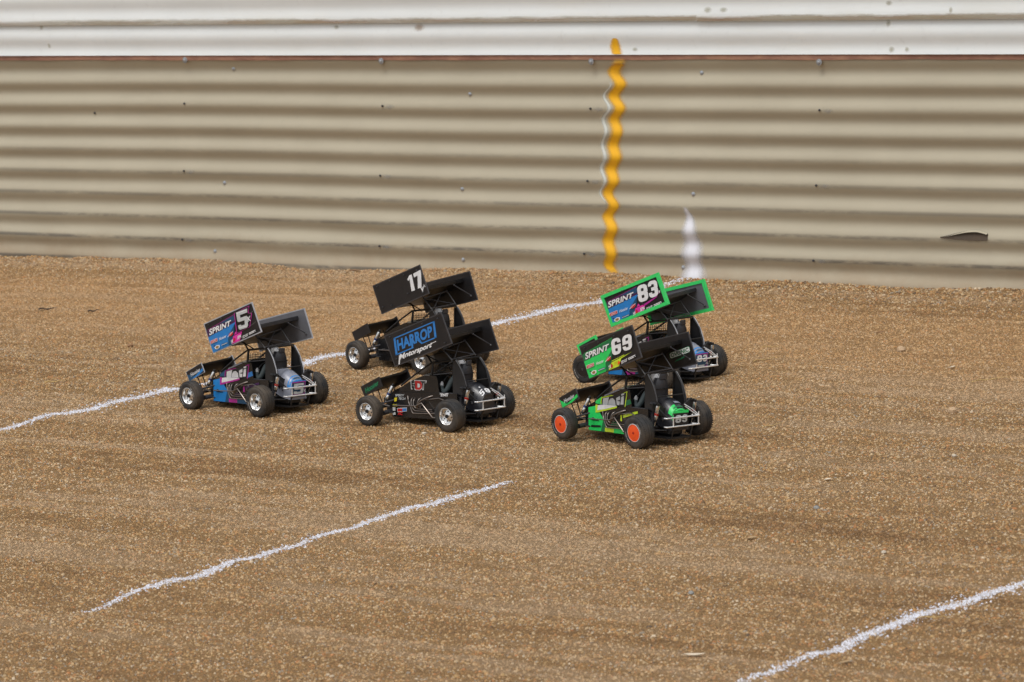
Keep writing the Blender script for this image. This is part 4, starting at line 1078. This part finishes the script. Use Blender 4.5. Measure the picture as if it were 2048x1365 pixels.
def m_tank_art(c):
    A = c['main']; d = Decal(tank_surf); d.h = .8; mb = d.mb
    def strip(pts_a, b0, b1, m, n=14):
        a0, a1 = pts_a; V = []; F = []
        for i in range(n+1):
            for k in range(n+1): V.append(tank_surf(a0+(a1-a0)*k/n, b0+(b1-b0)*i/n, d.h))
        for i in range(n):
            for k in range(n): F.append((i*(n+1)+k, (i+1)*(n+1)+k, (i+1)*(n+1)+k+1, i*(n+1)+k+1))
        mb.add(V, F, m); d.h += .2
    e = Decal(plate); n = c['num']
    if c['kind'] == 'graphic':
        if A == 'blue':
            strip((-.72, .72), .74, .995, 'blue'); strip((-.62, .62), .785, .82, 'tank_grey'); strip((-.80, .80), .90, .94, 'tank_grey'); strip((-.20, .12), .83, .90, 'teal'); strip((.40, .58), .70, .96, 'tank_grey')
        else:
            strip((-.62, -.10), .72, .90, 'green'); strip((.38, .60), .70, .90, 'green'); strip((-.30, .40), .80, .85, 'dark_green'); strip((-.74, .74), .93, .985, 'green'); strip((-.04, .34), .62, .69, 'tank_grey')
        e.poly([(-22, 39), (-26, 82), (26, 82), (22, 39)], 'teal' if A == 'blue' else 'black_decal')
        if A == 'blue': e.poly([(-26, 82), (26, 82), (25.6, 78), (-25.6, 78)], 'blue'); e.line([(-25, 78), (22, 79), (18, 45), (-24, 45)], 2.2, 'magenta')
        else: e.poly([(-26, 82), (26, 82), (25.4, 75), (-25.4, 76)], 'green')
        if n == '5K': e.text('', q4((-22, 46), (14, 46), (17, 76), (-20, 76)), 'black_decal', shape=FIVE); e.text('', q4((-21, 47), (13, 47), (16, 75), (-19, 75)), 'number_grey', shape=FIVE); e.text('K', q4((16, 50), (23, 50), (24, 58), (16, 58)), 'white', .02)
        elif n == '69': numeral(e, '6', q4((-20, 52), (-2, 52), (-1, 71), (-19, 71)), 'number_grey', 'black_decal'); numeral(e, '9', q4((1, 52), (19, 52), (20, 71), (2, 71)), 'number_grey', 'black_decal')
        else: numeral(e, '8', q4((-22, 58), (-4, 58), (-3, 76), (-21, 76)), 'white', 'teal'); numeral(e, '3', q4((-1, 58), (17, 58), (18, 76), (0, 76)), 'white', 'teal'); e.poly([(-18, 44), (6, 44), (6, 50), (-18, 50)], 'number_grey'); e.text('AS', q4((10, 50), (22, 50), (22, 56), (10, 56)), 'number_grey', .03)
    elif n == '58':
        for g, ac in ((FIVE, -.29), ('8', .05)):
            P0 = Vector(tank_surf(ac, .84, 0)); EA = (Vector(tank_surf(ac+.15, .84, 0))-Vector(tank_surf(ac-.15, .84, 0)))/.30; EB = (Vector(tank_surf(ac, .92, 0))-Vector(tank_surf(ac, .72, 0)))/.20
            NN = EA.cross(EB).normalized(); NN = NN if NN.z > 0 else -NN
            ts = Decal(lambda a, b, h: tuple(P0+EA*a+EB*b+NN*(h+.5)))
            q = q4((-.155, .09), (.125, .09), (.165, -.10), (-.115, -.10))
            if g == '8': numeral(ts, '8', q, 'white', 'tank_black')
            else: ts.text('', q, 'white', shape=FIVE)
            kk = len(mb.v); mq = [mb.mi(x) for x in ts.mb.mats]; mb.v += ts.mb.v; mb.f += [tuple(kk+i for i in q_) for q_ in ts.mb.f]; mb.m += [mq[i] for i in ts.mb.m]
        v, f, _ = text_geo('v', .03); mb.add([tank_surf(-.20+.11*x, .69-.055*y, .9) for x, y in v], f, 'white')
    elif n == '17':
        v, f, _ = text_geo('17', .03); mb.add([tank_surf(-.30+.6*x, .93-.20*y, 1.8) for x, y in v], f, 'white')
    k = len(mb.v); mp = [mb.mi(x) for x in e.mb.mats]
    mb.v += e.mb.v; mb.f += [tuple(k+i for i in q) for q in e.mb.f]; mb.m += [mp[i] for i in e.mb.m]
    return mb.mesh('tank_graphics', 40, 0.001)
def m_ovonic():
    d = Decal(RPin); q = q4((.600, .665), (.940, .590), (.950, .440), (.605, .510))
    mp = quad_map(q); x = lambda p: tuple(mp(*p))
    d.poly([x(p) for p in ((-.02, .10), (.05, -.10), (.95, -.10), (1.03, .1), (1.03, .9), (.97, 1.1), (.05, 1.1), (-.02, .9))], 'script_green')
    d.poly([x(p) for p in ((0, .14), (.06, -.02), (.94, -.02), (1.01, .14), (1.01, .86), (.96, 1.02), (.06, 1.02), (0, .86))], 'white')
    d.text('OVONIC', q4(x((.04, .10)), x((.96, .10)), x((.96, .90)), x((.04, .90))), 'dark_green', .035)
    for k in range(5): d.line([(.66+.03*k, .79-.01*k), (.72+.035*k, .73-.01*k)], .012, 'script_green')
    return d.mb.mesh('panel_lettering', 0, 0.001)

def build_car(c, pos, rot, label):
    car = bpy.data.objects.new('sprint_car', None); COL.objects.link(car)
    car.location = pos; car.rotation_euler = (0, 0, rot); car.empty_display_size = .1
    tag(car, label, 'model car', 'radio controlled sprint cars racing in a pack')
    main = c['body']; n = c['num']; dx = c.get('wing_dx', 0)/1000
    P = lambda name, key, fn, par=car: link(name, shared(key, fn), par)
    P('chassis', 'pan', m_pan)
    hood = P('hood', ('hood', main), lambda: m_hood(main))
    for s in (1, -1):
        sp = P('side_panel', ('side', main, s), lambda: m_side(main, s)); cs = P('cockpit_side', ('cock', main, s), lambda: m_cockpit_side(main, s))
        if s > 0:
            if n != '17': P('side_graphics', ('sideart', c['main'], c['kind'], n == '58'), lambda: m_side_art(c), sp); P('cockpit_graphics', ('cockart', c['main'], c['kind'], n == '58'), lambda: m_cock_art(c), cs)
        P('sail_panel', ('sail', s, c['edge']), lambda: m_sail(s, c['edge']))
        P('glove', ('glove', s), m_glove(s), None) if False else None
    P('roll_cage', 'cage', m_cage); P('window_net', 'net', m_net); P('seat', 'seat', m_seat)
    drv = P('driver_figure', 'drv', m_driver); P('helmet', 'helm', m_helmet, drv)
    for s in (1, -1): P('glove', ('glove', s), m_glove(s), drv)
    P('steering_wheel', 'stw', m_wheel_s)
    tk = P('fuel_tank', ('tank', c['tank']), lambda: m_tank(c['tank'])); P('number_graphics', ('tankart', n), lambda: m_tank_art(c), tk)
    P('rear_bumper', 'bump', m_bumper); P('shock_tower', 'tower', m_tower)
    for s in (1, -1):
        P('shock_absorber', ('rs', s), lambda: m_shock(BR(Vector((-176, s*62, 103))), BR(Vector((-160, s*62, 42))), 'red_anodised'))
        P('shock_absorber', ('fs', s), lambda: m_shock(BR(Vector((102, s*46, 98))), BR(Vector((122, s*64, 40))), 'blue_anodised'))
    P('front_axle', 'fax', m_faxle); P('rear_axle', 'rax', m_raxle)
    for i in range(len(PIPES)): P('exhaust_pipe', ('pipe', i), m_pipe(i))
    P('nerf_bar', 'nerf', m_nerf)
    st = c['rim']
    wheel(car, 142, 1, 40, 29, 9, st, c['letters']); wheel(car, 142, -1, 40, 29, 9, st, c['letters'])
    wheel(car, -142, 1, 42.5, 36, 10, st, c['letters']); wheel(car, -142, -1, 43.5, 38, 11, st, c['letters'])
    # top wing
    tw = c['trimw']; td = c['trimd']; parts = []
    foil = P('wing_foil', ('foil', c['foil']), m_foil([(44, 93.8, 173), (70, -93.8, 156)], [(-130, 93.8, 241), (-107, -93.8, 238)], 9, 2.4, c['foil'], 7)); parts.append(foil)
    for side, o, A, B in ((1, LTF, LA, LB), (-1, RTF, RA, RB)):
        p = P('wing_panel', ('pan', side, c['panel'], c['trim']), m_panel(o, A, B, c['panel'], c['trim'], 'wing_panel')); parts.append(p)
        P('panel_trim', ('trim', side, c['trim'], tw), m_trim(o, A, B, tw, td, c['trim']), p)
        if side > 0:
            if c['kind'] == 'graphic' or n == '58': P('wing_graphics', ('wg', n), lambda: livery_wing(c), p)
            if n != '58': P('number_lettering', ('wn', n), lambda: livery_number(c), p)
            for a, b in BOLTS: P('bolt', 'bolt', m_bolt, p).location = Vector(LP(a, b, 0))/1000
        elif n == '69': P('panel_lettering', 'ovo', m_ovonic, p)
    parts.append(P('wing_strut', 'strut', m_strut)); parts.append(P('wing_mount', 'truss', m_truss))
    for s in (1, -1): parts.append(P('wing_brace', ('brace', s), m_brace(s)))
    for p in parts: p.location.x = dx
    # front wing
    P('front_wing_foil', ('ffoil', c['ftrim']), m_foil([(189, 58.8, 73), (195, -58.8, 73)], [(136, 58.8, 117), (142, -58.8, 117)], 5, 1.6, 'black_plastic', 3))
    for side, o, A, B in ((1, FL0, FLA, FLB), (-1, FR0, FRA, FRB)):
        p = P('front_wing_panel', ('fpan', side, c['ftrim']), m_panel(o, A, B, 'black_decal' if c['kind'] == 'plain' else 'charcoal', c['ftrim'], 'front_wing_panel'))
        P('panel_trim', ('ftrim', side, c['ftrim']), m_trim(o, A, B, 4.5 if c['ftrim'] == 'trim_green' else 1.2, 2.4 if c['ftrim'] == 'trim_green' else 1.2, c['ftrim']), p)
        if side > 0 and n != '17': P('front_wing_lettering', ('fl', n if n == '58' else c['main']), lambda: m_front_art(c), p)
    for x in (170, 190):
        for s in (1, -1):
            def post(x=x, s=s):
                mb = MB(); bar(mb, (x-14, s*30, 44), (x, s*30, 85 if x < 180 else 74), 1.5, 'black_plastic'); return mb.mesh('front_wing_post', 40, 0.001)
            P('front_wing_post', ('post', x, s), post)
    return car

BLUE = dict(kind='graphic', main='blue', body='black_gloss', tank='tank_grey', panel='panel_grey', foil='charcoal', edge='trim_grey', letters='tyre_letters', rim='alloy')
c5 = dict(BLUE, num='5K', trim='trim_grey', trimw=2.0, trimd=1.5, ftrim='trim_grey')
c83 = dict(BLUE, num='83', trim='trim_green', trimw=6.5, trimd=4.0, ftrim='trim_green', rim='black', panel='panel_grey')
c69 = dict(kind='graphic', main='green', body='black_gloss', tank='tank_black', panel='black_decal', foil='black_plastic', edge='dark_trim', num='69', trim='dark_trim', trimw=2.0, trimd=1.4, ftrim='dark_trim', rim='dish', letters='tyre_letters', wing_dx=-2)
mk('faint_letters', (0.075, 0.072, 0.055), 0.7)
PL = dict(kind='plain', main='black', body='black_gloss', tank='tank_black', panel='black_decal', foil='black_plastic', edge='dark_trim', trim='dark_trim', trimw=2.0, trimd=1.4, ftrim='black_plastic', rim='alloy', letters='faint_letters')
c58 = dict(PL, num='58', wing_dx=3)
c17 = dict(PL, num='17', wing_dx=-11)
build_car(c5, (-0.7164, 12.1103, 0), 2.3407, 'black and blue winged sprint car numbered 5K, at the left front of the pack')
build_car(c58, (-0.2167, 11.6424, 0), 2.4205, 'black winged sprint car numbered 58 with a blue boxed name on its wing')
build_car(c69, (0.2823, 11.1906, 0), 2.2571, 'green and black winged sprint car numbered 69 on orange wheels')
build_car(c17, (-0.2719, 12.5843, 0), 2.3153, 'all black winged sprint car with a large white 17 on its wing')
build_car(c83, (0.3649, 12.0336, 0), 2.3821, 'blue winged sprint car numbered 83 with bright green wing edges')

# ================================================================== LITTER ON THE GRAVEL
mk('dry_leaf', (0.40, 0.27, 0.14), 0.8, dust=0.2); mk('pale_leaf', (0.66, 0.56, 0.42), 0.7, dust=0.1); mk('brown_leaf', (0.24, 0.13, 0.06), 0.8)
mk('straw', (0.52, 0.36, 0.14), 0.8); mk('bark', (0.085, 0.055, 0.035), 0.9); mk('stone_grey', (0.25, 0.25, 0.235), 0.85, dust=0.2); mk('stone_tan', (0.46, 0.32, 0.19), 0.85); mk('stone_pale', (0.52, 0.45, 0.35), 0.8)
def gz(x, y): return float(ground_h(np.array([x]), np.array([y]))[0])
def leaf(x, y, L, Wd, ang, m, label, curl=0.25):
    mb = MB(); n = 9; rows = []
    for i in range(n+1):
        t = i/n; w = Wd*math.sin(math.pi*min(1, t*.97+.02))**.8*(1-.25*t); zc = L*curl*(t-.5)**2+0.002
        rows.append([Vector((L*(t-.5), -w/2, zc+w*.22)), Vector((L*(t-.5), 0, zc)), Vector((L*(t-.5), w/2, zc+w*.22))])
    for k in (0, 1):
        mb.add([p for r in rows for p in r], [(i*3+j, i*3+j+1, i*3+4+j, i*3+3+j) for i in range(n) for j in (0, 1)], m) if k == 0 else mb.add([p+Vector((0, 0, -.0005)) for r in rows for p in r], [(i*3+3+j, i*3+4+j, i*3+j+1, i*3+j) for i in range(n) for j in (0, 1)], m)
    mb.tube([(-L*.62, 0, .003), (-L*.48, 0, L*curl*.25+.002)], .0006, m, 5)
    o = link('dry_leaf', mb.mesh('dry_leaf', 60)); o.location = (x, y, gz(x, y)+0.0015); o.rotation_euler = (0.1, -.05, ang); return tag(o, label, 'leaf', 'dry leaves fallen on the gravel')
def twig(x, y, L, ang, r, m, label, bend=0.12):
    mb = MB(); pts = [(L*(t-.5), bend*L*math.sin(t*3.3+.4)*(0.5+t), r*1.2+0.002*math.sin(t*9)) for t in np.linspace(0, 1, 8)]
    mb.tube(pts, [r*(1-.55*k/7) for k in range(8)], m, 6)
    k = pts[3]; mb.tube([k, (k[0]+L*.12, k[1]+L*.07, k[2]+.002)], [r*.6, r*.3], m, 5)
    o = link('twig', mb.mesh('twig', 60)); o.location = (x, y, gz(x, y)+0.002); o.rotation_euler = (0, 0, ang); return tag(o, label, 'twig', 'twigs and straws lying on the gravel')
def stone(x, y, r, m, label, sq=.6):
    mb = MB(); rr = random.Random(int(x*1000)+int(y*100)); mb.sphere((0, 0, 0), r, m, 9, 6, (1, .8, sq))
    mb.v = [tuple(c*(0.88+.24*rr.random()) for c in p) for p in mb.v]
    o = link('stone', mb.mesh('stone', 25)); o.location = (x, y, gz(x, y)+r*.3); o.rotation_euler = (0, 0, rr.random()*6); return tag(o, label, 'stone', 'larger stones lying on the gravel')
A0 = -0.15
leaf(.312, 8.708, .046, .013, A0-.25, 'pale_leaf', 'pale cream curled leaf at the bottom edge, largest of the leaves', .35)
leaf(.596, 8.546, .034, .009, .45, 'dry_leaf', 'tan leaf just below the nearest white line')
leaf(-.498, 14.637, .050, .014, -.7, 'brown_leaf', 'brown leaf lying against the foot of the fence')
leaf(.716, 10.411, .020, .011, .6, 'pale_leaf', 'small pale leaf in open gravel right of the green car')
leaf(1.037, 12.527, .030, .009, .1, 'brown_leaf', 'dark curled leaf between the fence and the far right stones')
leaf(.496, 9.778, .024, .014, .3, 'dry_leaf', 'orange brown leaf above the nearest white line')
leaf(1.166, 11.833, .022, .008, .8, 'pale_leaf', 'thin pale leaf beside the long straw on the right')
twig(.801, 8.866, .062, -.12, .0014, 'straw', 'yellow straw lying under the nearest white line')
twig(-1.328, 12.839, .058, .22, .0020, 'straw', 'pale stick on its own above the left end of the long line')
twig(.691, 12.231, .075, .5, .0013, 'straw', 'yellow straw just right of the car with green wing edges')
twig(.719, 12.428, .05, -.2, .0012, 'straw', 'short bent straw nearer the fence than the other yellow ones', .25)
twig(1.238, 11.594, .105, .35, .0014, 'straw', 'longest straw, lying near the right edge of the gravel')
twig(.641, 11.221, .07, .7, .0013, 'straw', 'slanting straw right of the orange wheeled car')
twig(-1.475, 14.269, .060, -.15, .0028, 'bark', 'dark bark strip near the fence, longer of the two on the left', .04)
twig(-1.315, 14.119, .035, .25, .0032, 'bark', 'short thick bark scrap near the fence on the left', .03)
twig(-.876, 8.959, .06, .9, .0012, 'brown_leaf', 'thin brown stem at the bottom left of the gravel', .3)
stone(.662, 10.078, .0095, 'stone_grey', 'smooth grey stone in open gravel, largest of the grey ones')
stone(1.067, 12.232, .016, 'stone_tan', 'tan lump of stone, largest stone near the right of the fence')
stone(1.092, 11.158, .014, 'stone_tan', 'rough tan clod beside the slanting straw on the right', .75)
stone(1.033, 10.584, .007, 'stone_pale', 'pale pebble on the right below the rough tan clod')
stone(.334, 9.302, .008, 'stone_grey', 'small grey stone left of the nearest white line')
stone(1.079, 13.463, .009, 'stone_pale', 'white chip at the foot of the fence')
stone(-1.148, 13.404, .011, 'brown_leaf', 'dark brown clod in the driven strip left of the pack', .5)
stone(-.246, 11.467, .007, 'stone_pale', 'pinkish pale stone right below the car numbered 58')
stone(.766, 9.545, .007, 'stone_pale', 'tiny white pebble above the nearest white line')
